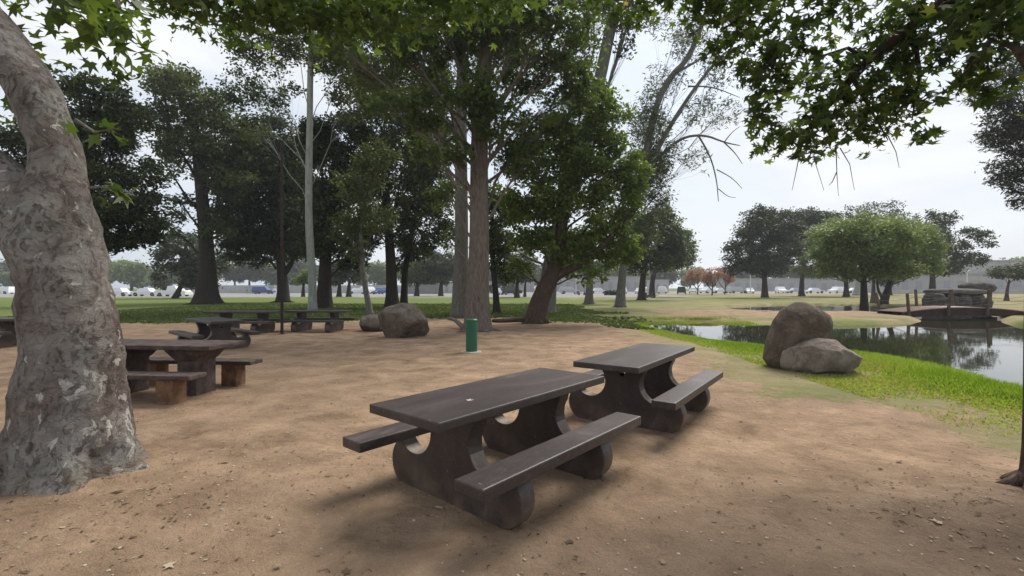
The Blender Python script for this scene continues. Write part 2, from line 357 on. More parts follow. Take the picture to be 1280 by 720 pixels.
def build_ground():
    t = np.linspace(-1, 1, 760)
    xs = 5.0*np.sinh(t*5.0)/1.0; xs = xs*(700/xs[-1])
    a = 5.2
    xs = np.sinh(t*a)/math.sinh(a)*700; ys = np.sinh(t*a)/math.sinh(a)*700+5
    X, Y = np.meshgrid(xs, ys); x = X.ravel(); y = Y.ravel()
    z = ground_z(x, y)
    n = len(xs); i = np.arange((n-1)*(n-1)); r = i//(n-1); c = i % (n-1); b = r*n+c
    quads = np.stack([b, b+1, b+n+1, b+n], -1)
    me = bpy.data.meshes.new('ground')
    me.vertices.add(n*n); me.vertices.foreach_set('co', np.stack([x, y, z], -1).astype(np.float32).ravel())
    me.loops.add(quads.size); me.loops.foreach_set('vertex_index', quads.astype(np.int32).ravel())
    me.polygons.add(len(quads)); me.polygons.foreach_set('loop_start', np.arange(0, quads.size, 4, dtype=np.int32))
    me.update(calc_edges=True); me.validate()
    me.polygons.foreach_set('use_smooth', [True]*len(me.polygons))
    sd = sdf(dirt, x, y); sp = sdf(pond, x, y)
    width = np.where(y > 14, 2.2, .9)
    grass = np.clip(.5-sd/width*.5, -.6, 1.6)
    near = (y < 24.2) & (x < 12)
    lush = near*sm((1.5+sp)/1.2)*(sp < .4)*(.3+.7*sm((17.5-y)/4))*sm((26-y)/2)
    grass = np.maximum(grass, lush*1.4)
    dry = sm((x-2)/6)*sm((y-21)/2)*sm((190-y)/60)
    dry = np.maximum(dry, .9*near*(x > 3)*sm((sp+4.6)/1)*(1-lush))
    # greener patches beyond the pond
    grn = np.exp(-((x-29)**2/120+(y-62)**2/160))+np.exp(-((x-8)**2/60+(y-52)**2/300))
    dry = np.clip(dry-.8*grn, 0, 1)
    pave = sm((y-(74+.0*x))/.8)*sm((205-y)/20)*(x < 140)
    pave = pave*(x < 30)+sm((y-118)/1)*(x >= 30)*sm((205-y)/20)
    path = (np.abs(y-66-.05*x) < 1.6)*(x > 10)*.0
    isl = ((y > 26) & (y < 33) & (x > 9) & (x < 25))*1.0
    stain = np.exp(-((x-3.3)**2/.9+(y-3.1)**2/.45))+.45*np.exp(-((x-1.1)**2/1.3+(y-2.6)**2/.25))
    stain = np.clip(stain*(1+.8*fbm(np.stack([x, y, x*0], -1), 1.7, 5, 4)), 0, .75)
    grass = np.where(isl > 0, .5-.35*np.sin(np.clip((y-26)/6, 0, 1)*math.pi), grass)
    red = np.exp(-((x-48)**2/300+(y-92)**2/500))
    grass = grass-.9*red
    mud = sm((sp+.02)/.25)
    for nme, v in (('grass', grass), ('lush', lush), ('dry', dry), ('pave', pave), ('mud', mud), ('stain', stain)):
        at = me.attributes.new(nme, 'FLOAT', 'POINT'); at.data.foreach_set('value', np.ascontiguousarray(v, dtype=np.float32))
    tag(mesh_obj('ground', me, M['ground']), kind='structure')
    # water sheet
    bm = bmesh.new(); x0, x1, y0, y1 = 4.5, 31, -5, 62
    vs = [bm.verts.new((a, b, -.18)) for a, b in ((x0, y0), (x1, y0), (x1, y1), (x0, y1))]
    bm.faces.new(vs); w = bpy.data.meshes.new('pond_water'); bm.to_mesh(w); bm.free()
    tag(mesh_obj('pond_water', w, M['water']), kind='structure')
build_ground()

# ------------------------------------------------------------------ leaves
def rot_basis(n, droop=.2, up=.6):
    d = RNG.normal(size=(n, 3)); d[:, 2] = d[:, 2]*.6-droop; d /= np.linalg.norm(d, axis=1)[:, None]
    m = RNG.normal(size=(n, 3)); m[:, 2] += up*np.sign(m[:, 2]+.4)
    m -= (m*d).sum(1)[:, None]*d; m /= np.linalg.norm(m, axis=1)[:, None]+1e-9
    return d, np.cross(d, m), m
T_RHOMB = np.array([(0, 0, 0), (.45, .30, .06), (1, 0, -.05), (.45, -.30, .06)])
T_LONG = np.array([(0, 0, 0), (.4, .13, .03), (1, 0, -.10), (.4, -.13, .03)])
T_CLUMP = np.array([(-.5, -.1, 0), (-.15, -.42, .08), (.1, -.16, 0), (.52, -.3, -.06), (.22, .08, .05), (.42, .46, 0), (-.02, .22, -.05), (-.4, .4, .06)])
T_STAR = []
for ang, r in ((0, 1.0), (24, .42), (52, .88), (82, .36), (112, .62), (150, .3), (180, .12), (210, .3), (248, .62), (278, .36), (308, .88), (336, .42)):
    T_STAR.append((r*math.cos(math.radians(ang))*.62+.2, r*math.sin(math.radians(ang))*.62, -.22*r*r+.05))
T_STAR = np.array(T_STAR)
TPL = dict(rhomb=T_RHOMB, long=T_LONG, clump=T_CLUMP, star=T_STAR)
def leaves(P, size, tint, kind='rhomb', droop=.2, up=.6):
    n = len(P); T = TPL[kind]; k = len(T); d, s, m = rot_basis(n, droop, up)
    sz = size*RNG.uniform(.65, 1.25, n)
    V = P[:, None, :]+sz[:, None, None]*(T[None, :, 0, None]*d[:, None, :]+T[None, :, 1, None]*s[:, None, :]+T[None, :, 2, None]*m[:, None, :])
    return V.reshape(-1, 3), k, np.repeat(tint, k)

def curve3(a, b, c, n):
    t = np.linspace(0, 1, n)[:, None]; return (1-t)**2*a+2*t*(1-t)*b+t*t*c
def wobble(P, amp, seed):
    P = np.array(P, float); r = np.random.default_rng(seed); n = len(P)
    o = r.normal(size=(n, 3)); o[0] = 0; o[-1] = 0
    return P+o*amp

def tree(name, label, base, depth=None, path=(), r0=None, blobs=(), leaf='dark', lk='rhomb', ls=.2, dens=1.0, bark='bark_dark', cat='tree', group='trees in the park',
         extra=(), cl=.265, droop=.25, seed=1, flare=1.5, branch_r=.35, clusters=1.0, rtop=.45, twigs=True, up=.6):
    """base px; path: list of (px,py) up the trunk at the base's distance; blobs: (px,py,rx,rz[,dy[,weight]]) crown masses, px radii"""
    rg = np.random.default_rng(seed*101+5)
    if depth is None: B = G(*base); Yd = B[1]
    else: Yd = depth; B = np.array([(base[0]-640)/F*Yd, Yd, 0.])
    B[2] = gz(B[0], B[1])-.04
    loc = B.copy()
    pts = [B]+[W(p[0], p[1], Yd+(p[2] if len(p) > 2 else 0)) for p in path]
    # resample trunk
    P = [pts[0]]
    for a, b in zip(pts[:-1], pts[1:]):
        k = max(2, int(np.linalg.norm(b-a)/.9))
        for i in range(1, k+1): P.append(a+(b-a)*i/k)
    P = np.array(P)
    for _ in range(2):
        Q = P.copy(); Q[1:-1] = (P[:-2]+2*P[1:-1]+P[2:])/4; P = Q
    P = np.vstack([P[:1], P[:1]*.75+P[1:2]*.25, P[:1]*.4+P[1:2]*.6, P[1:]])
    L = np.concatenate([[0], np.cumsum(np.linalg.norm(np.diff(P, axis=0), axis=1))]); tt = L/L[-1]
    R = r0*(1-(1-rtop)*tt); R = R*(1+(flare-1)*np.exp(-L/(r0*1.6)))
    tb = MB(); tb.tube(P-loc, R, 14 if Yd < 30 else 9, rough=.07, seed=seed)
    # surface roots
    if Yd < 60:
        for k in range(5):
            a = k*1.257+rg.uniform(-.3, .3); dirn = np.array([math.cos(a), math.sin(a), 0])
            rl = r0*rg.uniform(2.0, 3.2)
            tb.tube([dirn*r0*.6+(0, 0, r0*.75), dirn*r0*1.25+(0, 0, r0*.15), dirn*rl+(0, 0, -.06)], [r0*.36, r0*.26, r0*.08], 6)
    CP = []; CT = []
    for bi, b in enumerate(blobs):
        px, py, rx, rz = b[:4]; dy = b[4] if len(b) > 4 else 0; wgt = b[5] if len(b) > 5 else 1
        Yb = Yd+dy; C = W(px, py, Yb); ax = rx/F*Yb; az = rz/F*Yb; ay = (ax+az)/2*.9
        # limb from the trunk to the mass
        hgt = C[2]-az*.3; j = np.argmin(np.abs(P[:, 2]-(B[2]+(hgt-B[2])*.62))+(P[:, 2] < 1.2)*5); j = max(1, min(j, len(P)-1))
        j = min(j, len(P)-1)
        S = P[j]; mid = (S+C)/2; mid[2] += .1*np.linalg.norm(C-S)*rg.uniform(-.2, 1); E_ = C+np.array([0, 0, az*.25])
        cv = wobble(curve3(S, mid, E_, 7), .02*np.linalg.norm(C-S), seed*31+bi)
        rb = min(R[j]*.5, max(.03, .7*branch_r*r0*(.5+.5*min(1, (ax+az)/6))))
        tb.tube(cv-loc, np.linspace(rb, rb*.3, 7), 7, rough=.05)
        vol = ax*ay*az; nc = int(max(10, clusters*40*wgt*max(1, vol/ (ls*14)**2.0)**.5)); nc = min(nc, 190)
        u = rg.normal(size=(nc, 3)); u /= np.linalg.norm(u, axis=1)[:, None]; rad = rg.uniform(.12, 1, nc)**.42
        c = C+u*rad[:, None]*np.array([ax, ay, az])*.88
        if twigs:
            for q in range(0, nc, 1 if Yd < 40 else 2):
                sp_ = cv[rg.integers(3, 7)]; m2 = (sp_+c[q])/2+rg.normal(size=3)*.06*np.linalg.norm(c[q]-sp_)
                rr = max(.008, rb*.16); tb.tube(curve3(sp_, m2, c[q], 4)-loc, [rr, rr*.8, rr*.6, rr*.35], 4, cap=False)
        # number of leaves from the wished cover
        area = math.pi*((ax*az)**.5)**2
        nl = int(2.7*dens*wgt*area*3.0/(ls*ls*.5)); per = max(4, nl//nc)
        rc = cl*(ax*ay*az)**(1/3.)
        ct = rg.beta(2.2, 2.2, nc)*.7
        o = rg.normal(size=(nc, per, 3))*rc*np.array([1, 1, .62])*.62
        CP.append((c[:, None, :]+o).reshape(-1, 3)); CT.append(np.clip((ct[:, None]+rg.uniform(0, .3, (nc, per))).ravel(), 0, 1))
    for e in extra:
        ep, er = e[0], e[1]; q = [W(*p) for p in ep]; k = len(q)
        Q = np.array(q)
        if k > 2:
            for _ in range(2):
                Z = [Q[0]]
                for a, b in zip(Q[:-1], Q[1:]): Z += [a*.75+b*.25, a*.25+b*.75]
                Q = np.array(Z+[Q[-1]])
        tb.tube(Q-loc, np.linspace(er, er*(e[2] if len(e) > 2 else .3), len(Q)), 7 if er > .03 else 5, rough=.05)
    t = empty(name, loc, 0, label, cat, group)
    tb.build('trunk', M[bark], t, smooth=True)
    if CP:
        Pl = np.vstack(CP)-loc; Tt = np.concatenate(CT)
        keep = (Pl[:, 2]+loc[2] > .5); Pl = Pl[keep]; Tt = Tt[keep]
        V, k, ta = leaves(Pl, ls, Tt, lk, droop, up)
        mesh_obj('crown', fast_mesh('crown', V, k, attrs={'tint': ta}), LM[leaf], t)
    return t

# ------------------------------------------------------------------ near sycamore (left)
def near_sycamore():
    Yd = 3.95; s = Yd/F
    loc = np.array([(88-640)*s, Yd, 0.0]); loc[2] = gz(loc[0], loc[1])-.05
    prof = [(606, -22, 196), (598, -12, 189), (585, -2, 181), (565, 5, 175), (540, 10, 171), (500, 17, 165), (450, 22, 158), (400, 25, 150), (360, 22, 143), (330, 14, 138), (305, 8, 132), (275, 8, 126), (245, 18, 119), (229, 26, 115),
            (205, 32, 110), (183, 34, 106), (138, 20, 94), (92, -8, 78), (46, -40, 50), (0, -76, 23), (-60, -125, -18), (-150, -190, -90), (-260, -260, -180)]
    py = np.array([p[0] for p in prof], float); xl = np.array([p[1] for p in prof], float); xr = np.array([p[2] for p in prof], float)
    yy = np.concatenate([np.linspace(622, 606, 3)[:-1], np.arange(606, -260, -4.0)])
    L_ = np.interp(-yy, -py, xl); R_ = np.interp(-yy, -py, xr)
    k = np.ones(5)/5
    L2 = np.convolve(np.pad(L_, 2, 'edge'), k, 'valid'); R2 = np.convolve(np.pad(R_, 2, 'edge'), k, 'valid')
    nseg = 120; V = []
    th = np.linspace(0, 2*np.pi, nseg, endpoint=False)
    for i, y in enumerate(yy):
        z = H-(y-HY)*s; cx = ((L2[i]+R2[i])/2-640)*s; r = (R2[i]-L2[i])/2*s*.745
        lean = 0.0 if z < 1.6 else (z-1.6)*.12
        cx = cx*(Yd+lean)/Yd
        fl = max(0, 1-z/.55)
        lob = 1+fl**1.5*(.15*np.sin(5*th+.6)+.09*np.sin(8*th+2.1)+.05*np.sin(13*th))+.10*max(0, 1-z/.16)
        p = np.stack([cx+r*np.cos(th), Yd+lean+r*np.sin(th), np.full(nseg, z)], -1)
        nz = fbm(p, 3.0, 21, 4)*.055+fbm(p, 11.0, 4, 3)*.016
        nz = nz+fl*np.maximum(0, vnoise(p, 5.5, 77))*.11
        rr = r*lob+nz*min(1, r/.3)
        p[:, 0] = cx+rr*np.cos(th); p[:, 1] = Yd+lean+rr*np.sin(th); V.append(p-loc)
    n = len(V); mb = MB(); V = np.vstack(V)
    mb.add(V, [(i*nseg+k2, i*nseg+(k2+1) % nseg, (i+1)*nseg+(k2+1) % nseg, (i+1)*nseg+k2) for i in range(n-1) for k2 in range(nseg)])
    # left limb and its dead stub
    def P(px, py_, dy=0): return W(px, py_, Yd+dy)-loc
    mb.tube([P(72, 340), P(42, 290), P(2, 240), P(-50, 200), P(-120, 190), P(-200, 120), P(-260, 20), P(-300, -120)], [.2, .25, .26, .25, .23, .2, .17, .12], 28, rough=.05)
    t = empty('sycamore_tree', loc, 0, 'huge nearest sycamore with mottled grey bark and white flaking spots', 'tree')
    # overhead limbs that carry the leaves along the top
    mb.tube([P(-150, -110), P(-60, -190), P(60, -260, .4), P(240, -200, 1.2), P(420, -120, 2.4)], [.17, .14, .11, .08, .04], 12)
    mb.tube([P(-20, -150, .2), P(60, -140, -.3), P(120, -60, -.7), P(150, 10, -.9)], [.06, .04, .025, .01], 8)
    mb.tube([P(60, -260, .4), P(140, -120, .6), P(200, -50, .8)], [.05, .03, .012], 8)
    mb.tube([P(95, 150), P(118, 165, -.2), P(150, 160, -.25)], [.015, .009, .004], 6)
    mb.tube([P(112, 235), P(140, 232, -.2), P(172, 246, -.25)], [.012, .008, .003], 6)
    tr = mb.build('trunk', M['syc'], t, smooth=True)
    C = []
    def cloud(px, py_, rx, rz, dy, n, ry=.5):
        Y = Yd+dy; c = W(px, py_, Y); q = RNG.normal(size=(n, 3))*.5
        C.append(c+q*np.array([rx/F*Y, ry, rz/F*Y])-loc)
    cloud(105, 15, 60, 45, -.6, 70, .3); cloud(150, 50, 25, 25, -.6, 22, .25); cloud(70, -20, 70, 40, -.4, 60); cloud(130, 85, 30, 25, .8, 26)
    cloud(20, 60, 40, 30, .9, 30); cloud(128, 160, 26, 14, -.2, 9, .15); cloud(146, 238, 20, 10, -.22, 8, .12); cloud(10, 140, 30, 40, 1.2, 26)
    cloud(230, 2, 60, 20, 2.2, 200); cloud(320, 5, 60, 32, 2.4, 360); cloud(400, 18, 60, 38, 2.6, 420); cloud(470, 14, 50, 36, 2.8, 360); cloud(190, -30, 80, 30, 1.5, 200); cloud(280, 35, 30, 24, 2.8, 70, .3)
    cloud(330, -80, 150, 60, 2.2, 420); cloud(60, -200, 220, 100, .8, 500, 1.3); cloud(-200, -100, 150, 120, .4, 300, 1.3); cloud(545, 2, 50, 34, 2.9, 320); cloud(620, -10, 60, 34, 3.0, 300)
    Pn = np.vstack(C); tint = np.clip(RNG.beta(2, 2, len(Pn))*.9+.08, 0, 1)
    V, k, ta = leaves(Pn, .17, tint, 'star', .45, .9)
    mesh_obj('crown', fast_mesh('crown', V, k, attrs={'tint': ta}), LM['syc'], t)
near_sycamore()

def right_sycamore():
    Yd = 3.5
    base = (1300, 627)
    loc = np.array([(1300-640)/F*Yd, Yd, 0.]); loc[2] = gz(loc[0], loc[1])-.03
    def P(px, py_, dy=0): return W(px, py_, Yd+dy)-loc
    mb = MB()
    ys = [640, 626, 612, 590, 560, 500, 420, 340, 240, 140, 40, -60, -200]
    mb.tube([P(1302-(627-y)*-.012+ (6 if y < 300 else 0), y) for y in ys], [.20, .165, .135, .115, .105, .10, .10, .098, .095, .092, .09, .085, .08], 24, rough=.04)
    for a, l in ((2.7, .45), (3.6, .5), (4.4, .4), (1.8, .4), (.4, .4)):
        d = np.array([math.cos(a), math.sin(a), 0]); z0 = .05
        mb.tube([d*.06+(0, 0, .10), d*.2+(0, 0, .01), d*l*.6+(0, 0, -.01), d*l+(0, 0, -.03)], [.06, .04, .022, .01], 8)
    # limb over the pond path
    mb.tube([P(1300, -60), P(1262, -60, .5), P(1205, -15, 1.0), P(1140, 33, 1.4), P(1086, 75, 1.6), P(1040, 125, 1.7), P(1007, 167, 1.7), P(990, 200, 1.7)], [.10, .085, .07, .06, .05, .035, .02, .008], 10, rough=.05)
    mb.tube([P(1205, -15, 1.0), P(1120, -40, 1.3), P(1020, -30, 1.4), P(940, 10, 1.4), P(900, 40, 1.4)], [.05, .045, .035, .02, .008], 8)
    mb.tube([P(1140, 33, 1.4), P(1150, 90, 1.5), P(1140, 150, 1.5)], [.03, .018, .006], 6)
    mb.tube([P(1086, 75, 1.6), P(1060, 60, 1.4), P(1010, 75, 1.3)], [.025, .018, .006], 6)
    mb.tube([P(1065, 96, 1.6), P(1090, 140, 1.6), P(1110, 175, 1.6)], [.022, .014, .005], 6)
    mb.tube([P(1302, 100), P(1270, 60, .3), P(1240, 50, .5), P(1215, 80, .6), P(1198, 100, .6)], [.05, .03, .02, .01, .004], 6)
    for q in ([(1008, 160), (1018, 200), (1030, 238)], [(1045, 180), (1046, 215), (1048, 245)], [(1050, 185), (1062, 205), (1068, 238)], [(1000, 190), (995, 215), (990, 238)], [(1110, 170), (1120, 190), (1124, 210)], [(1046, 215), (1040, 228), (1036, 232)]):
        mb.tube([P(a, b, 1.65) for a, b in q], [.006, .004, .002], 5)
    t = empty('sycamore_tree', loc, 0, 'slender sycamore cut by the right edge with leafy limb arching overhead', 'tree')
    mb.build('trunk', M['bark_brown'], t, smooth=True)
    C = []; S = []
    def cloud(px, py_, rx, rz, dy, n, ry=.35):
        Y = Yd+dy; c = W(px, py_, Y)
        n = int(n*1.25); nc = max(2, n//9); cc = RNG.uniform(-1, 1, size=(nc, 3)); ln = np.linalg.norm(cc, axis=1)[:, None]; cc = cc/np.maximum(ln, 1)
        q = cc[:, None, :]+RNG.normal(size=(nc, 9, 3))*.16
        C.append(c+q.reshape(-1, 3)*np.array([rx/F*Y, ry, rz/F*Y])-loc)
    for a in ((1000, 140, 45, 55, 1.6, 210), (1050, 120, 50, 45, 1.6, 200), (1100, 100, 45, 55, 1.6, 200), (1140, 110, 38, 60, 1.6, 170), (1110, 160, 45, 28, 1.6, 90), (1030, 170, 50, 28, 1.7, 110),
              (960, 120, 34, 40, 1.5, 100), (1080, 40, 60, 38, 1.5, 190), (1160, 40, 50, 45, 1.5, 190), (1235, 35, 45, 45, .7, 230), (1262, 80, 26, 32, .6, 110), (1215, 0, 70, 40, 1.0, 220), (975, 170, 22, 18, 1.7, 30),
              (960, 30, 50, 40, 1.3, 220), (900, 15, 42, 38, 1.4, 190), (935, 70, 45, 32, 1.4, 110), (1020, -20, 60, 40, 1.4, 200), (1000, 60, 34, 28, 1.4, 70), (860, -20, 60, 40, 1.6, 220), (760, -12, 60, 34, 2.2, 200),
              (1195, 106, 7, 6, .6, 9), (1170, 70, 14, 20, 1.4, 36), (1130, -90, 200, 70, 1.2, 500), (1330, -60, 120, 150, .2, 420), (1000, -110, 160, 60, 1.2, 300), (1390, 120, 80, 120, .5, 200)):
        cloud(*a)
    Pn = np.vstack(C); tint = np.clip(RNG.beta(1.3, 2.0, len(Pn))+.02, 0, 1)
    V, k, ta = leaves(Pn, .135, tint, 'star', .35, .7)
    mesh_obj('crown', fast_mesh('crown', V, k, attrs={'tint': ta}), LM['syc'], t)
right_sycamore()

# ------------------------------------------------------------------ the grove
TG = 'trees in the park'
tree('oak_tree', 'dark round tree close behind the big mottled sycamore', (96, 396), path=[(98, 330), (105, 250), (110, 180)], r0=.32,
     blobs=[(110, 170, 50, 50), (160, 230, 40, 50), (60, 200, 60, 60), (180, 285, 36, 32), (140, 290, 40, 36), (120, 120, 40, 30), (160, 150, 26, 30), (20, 260, 60, 50), (100, 250, 50, 50, -2)], leaf='dark', ls=.22, dens=1.3, seed=2, group=TG)
tree('eucalyptus_tree', 'tall thick-trunked eucalyptus with brownish crown between near sycamore and steel pole', (259, 380), path=[(259, 340), (257, 290), (252, 240), (245, 180), (238, 130)], r0=.75,
     blobs=[(222, 105, 40, 36), (205, 150, 36, 32), (255, 140, 38, 36), (240, 190, 44, 34), (285, 175, 40, 40), (200, 205, 24, 24, 0, .5), (290, 230, 34, 30), (225, 255, 26, 22, 0, .5), (270, 280, 30, 24, 0, .7), (210, 285, 20, 16, 0, .4)],
     leaf='olive', lk='rhomb', ls=.36, dens=.95, seed=3, group=TG, flare=2.0)
tree('pepper_tree', 'grey-green tree with a leaning stem far behind the broad trunk at left', (219, 373), path=[(224, 362), (230, 350), (238, 320)], r0=.35,
     blobs=[(215, 325, 26, 24), (240, 335, 30, 22), (262, 325, 26, 26), (230, 300, 26, 20), (200, 345, 12, 10, 0, .5), (250, 350, 30, 12)], leaf='grey', ls=.4, dens=1.0, seed=4, group=TG)
tree('oak_tree', 'very dark dense tree with forked trunk behind the steel pole', (354, 378), path=[(354, 350), (350, 325), (345, 290), (345, 250)], r0=.55,
     blobs=[(335, 230, 60, 50), (300, 270, 40, 45), (375, 260, 45, 50), (310, 310, 36, 26), (350, 300, 50, 30), (390, 300, 34, 28), (330, 180, 46, 40), (285, 215, 36, 36), (365, 200, 40, 40)], leaf='dark', ls=.34, dens=1.6, seed=5, group=TG,
     extra=[([(354, 345, 49), (365, 330, 49), (372, 300, 49)], .3)])
tree('eucalyptus_tree', 'white-barked straight eucalyptus rising behind the far picnic table', (391, 389), path=[(390, 340), (386, 280), (386, 220), (387, 160), (388, 100), (389, 40), (392, -30), (396, -90)], r0=.27,
     blobs=[(390, 40, 60, 40), (330, 60, 46, 34), (300, 110, 34, 30, 0, .7), (345, 120, 36, 26, 0, .6), (430, 80, 40, 34), (440, 130, 34, 30, 0, .7), (360, -10, 70, 40), (440, 20, 50, 40), (320, 160, 26, 20, 0, .5), (410, -80, 100, 50)],
     leaf='olive', lk='rhomb', ls=.22, dens=.65, bark='bark_pale', rtop=.5, seed=6, flare=1.25, group=TG, branch_r=.13)
tree('oak_tree', 'dark trunk immediately right of the white eucalyptus with deep shaded crown', (405, 386), path=[(406, 340), (410, 290), (418, 230), (420, 180)], r0=.5,
     blobs=[(425, 170, 42, 44), (440, 230, 40, 42), (410, 250, 36, 40), (450, 290, 32, 30), (405, 300, 34, 26), (395, 180, 30, 34), (440, 320, 22, 20)], leaf='dark', ls=.26, dens=1.25, seed=7, group=TG)
tree('young_tree', 'thin pale leaning trunk left of the boulders with sparse crown', (463, 394), path=[(458, 365), (452, 335), (450, 290), (455, 240)], r0=.17,
     blobs=[(450, 230, 34, 36), (470, 270, 30, 28), (430, 280, 26, 24), (445, 310, 26, 16, 0, .6), (475, 200, 28, 28)], leaf='olive', ls=.18, dens=.5, bark='bark_grey', seed=8, group=TG)
tree('elm_tree', 'thick dark trunk behind the big boulder, left one of two close trunks', (490, 385), path=[(490, 340), (486, 290), (482, 230), (480, 170)], r0=.44,
     blobs=[(480, 160, 44, 44), (505, 210, 44, 40), (465, 210, 34, 36), (520, 260, 36, 30), (490, 280, 40, 30), (500, 120, 40, 34), (465, 110, 36, 34), (540, 200, 30, 36), (520, 305, 28, 18, 0, .6)], leaf='olive', ls=.25, dens=1.15, seed=9, group=TG)
tree('elm_tree', 'slimmer dark trunk behind the big boulder, right one of two close trunks', (505, 384), path=[(506, 340), (510, 310), (520, 270), (530, 220)], r0=.28,
     blobs=[(535, 170, 36, 40), (545, 240, 34, 36), (520, 310, 26, 18), (550, 290, 26, 26), (545, 120, 34, 34), (500, 330, 20, 10, 0, .5)], leaf='dark', ls=.24, dens=1.0, seed=10, group=TG)
tree('eucalyptus_tree', 'pale smooth trunk just left of the tall reddish central trunk', (575, 397), path=[(576, 340), (577, 270), (576, 200), (577, 130), (578, 60), (576, -20), (574, -90)], r0=.38,
     blobs=[(575, 30, 60, 40), (520, 70, 46, 40), (470, 90, 40, 36), (630, 60, 44, 40), (560, 110, 36, 30, 0, .6), (500, 10, 60, 36), (560, -70, 110, 50), (540, 160, 26, 26, 0, .5)],
     leaf='olive', ls=.19, dens=.75, bark='bark_grey', rtop=.6, seed=11, group=TG, flare=1.5)
tree('sycamore_tree', 'tall reddish trunk behind the green post, forking high up', (597, 414), path=[(597, 380), (598, 320), (599, 250), (600, 180), (600, 120), (608, 60), (618, 0), (626, -60)], r0=.40,
     blobs=[(610, 40, 44, 40, 0), (560, 40, 44, 38, -1), (660, 90, 46, 40, 1), (680, 150, 44, 36, 1), (650, 30, 50, 36, -1), (710, 60, 46, 40, 0), (545, 100, 36, 34, 0, .7), (640, 190, 34, 30, 1, .7), (500, 50, 44, 36, -1), (540, 180, 30, 30, 1, .55), (555, 240, 24, 26, 1, .4), (720, 110, 34, 34, 1, .8),
            (700, 10, 60, 34, -1), (600, -60, 120, 50, 0), (590, 110, 40, 40, -1.5), (620, 150, 34, 34, -1), (525, 140, 34, 30, -1), (640, 0, 60, 30, 0), (660, 200, 34, 26, 0, .7), (480, 130, 30, 26, 0, .6), (570, 190, 24, 24, -1, .6), (450, 20, 46, 34, -1, .7), (425, 60, 36, 30, 0, .7), (560, 300, 16, 20, 1, .25)],
     leaf='syc', lk='star', ls=.17, dens=.85, bark='bark_red', rtop=.5, seed=12, group=TG, flare=1.45,
     extra=[([(599, 175, 17), (590, 130, 17), (575, 80, 16.8), (565, 20, 16.6), (558, -40, 16.5)], .16, .5), ([(596, 190, 17), (570, 170, 17), (540, 130, 16.8), (520, 100, 16.6)], .09), ([(600, 150, 17), (640, 110, 17), (680, 60, 17)], .1),
            ([(580, 410, 17), (568, 399, 18.5), (560, 398, 19)], .10, .5)])
tree('carob_tree', 'leaning reddish trunk with heavy limb stretching right under bright green crown', (668, 404), path=[(672, 385), (680, 360), (692, 342), (700, 320), (702, 280), (705, 230)], r0=.42,
     blobs=[(740, 200, 46, 44), (690, 240, 46, 44), (760, 260, 40, 46), (720, 310, 46, 26), (670, 300, 34, 24), (780, 310, 26, 26), (700, 180, 44, 36), (760, 150, 36, 36), (650, 260, 26, 34), (655, 200, 30, 34), (790, 220, 26, 36), (735, 345, 34, 10, 0, .35), (650, 330, 20, 12, 0, .5), (730, 120, 34, 26)],
     leaf='green', lk='rhomb', ls=.20, dens=1.15, bark='bark_brown', rtop=.45, seed=13, group=TG, flare=1.3, droop=.5, branch_r=.28,
     extra=[([(688, 350, 20.8), (705, 340, 20.6), (735, 325, 20.5), (765, 295, 20.4), (800, 255, 20.4)], .23, .35), ([(668, 402, 20.9), (650, 399, 20.6), (632, 401, 20), (616, 401, 19.5)], .14, .5), ([(676, 395, 20.9), (683, 404, 20.5)], .22, .7)])
tree('elm_tree', 'upright grey trunk half hidden behind the leaning reddish trunk', (681, 391), path=[(684, 360), (690, 320), (705, 260), (730, 180), (752, 90), (762, 40), (775, -20)], r0=.52,
     blobs=[(745, 20, 40, 26, 0, .7), (790, 10, 40, 30, 0, .8), (700, 300, 30, 26), (620, 300, 26, 30), (640, 340, 24, 16), (720, 70, 30, 30, 0, .5), (780, 60, 20, 16, 0, .35)],
     leaf='olive', ls=.24, dens=.8, bark='bark_grey', rtop=.6, seed=14, group=TG)
tree('jacaranda_tree', 'airy tree with long bare grey limbs fanning to the right above the pond', (775, 384), path=[(778, 340), (785, 280), (800, 230)], r0=.36,
     blobs=[(830, 100, 34, 26, 0, 0.45), (870, 60, 36, 28, 0, 0.49), (905, 90, 32, 28, 0, 0.45), (880, 140, 36, 26, 0, 0.45), (850, 30, 40, 26, 0, 0.52), (835, 190, 26, 26, 0, .45), (870, 200, 22, 18, 0, 0.42), (812, 160, 30, 34, 0, 1.3), (800, 220, 32, 42, 0, 1.6), (792, 285, 30, 36, 0, 1.6), (822, 205, 24, 30, 0, 1.2), (828, 260, 16, 26, 0, .8), (810, 300, 18, 24, 0, .7), (825, 240, 18, 22, 0, .5), (915, 140, 24, 22, 0, 0.30), (920, 30, 30, 22, 0, 0.45), (810, 125, 18, 14, 0, .6)],
     leaf='olive', lk='long', ls=.34, dens=.9, bark='bark_grey', seed=15, group=TG, branch_r=.22, clusters=1.6, cl=.26,
     extra=[([(800, 235, 37), (818, 135, 37), (838, 95, 37), (860, 75, 37), (878, 30, 37), (884, 10, 37)], .30, 0.45), ([(820, 190, 37), (842, 150, 37), (872, 105, 37), (905, 65, 37), (925, 58, 37)], .22, .2), ([(838, 95, 37), (865, 80, 37), (885, 68, 37)], .15, .2),
            ([(820, 200, 37), (850, 172, 37), (880, 168, 37), (905, 178, 37), (925, 182, 37)], .14, .2), ([(872, 168, 37), (888, 195, 37), (896, 225, 37), (898, 252, 37)], .08, .3), ([(896, 212, 37), (915, 222, 37), (928, 236, 37)], .05, .3), ([(905, 178, 37), (918, 190, 37), (928, 205, 37)], .06, .3),
            ([(860, 108, 37), (890, 108, 37), (925, 122, 37)], .08, .2), ([(905, 178, 37), (915, 165, 37), (925, 158, 37)], .05, .3), ([(898, 236, 37), (910, 246, 37), (920, 247, 37)], .04, .3)])
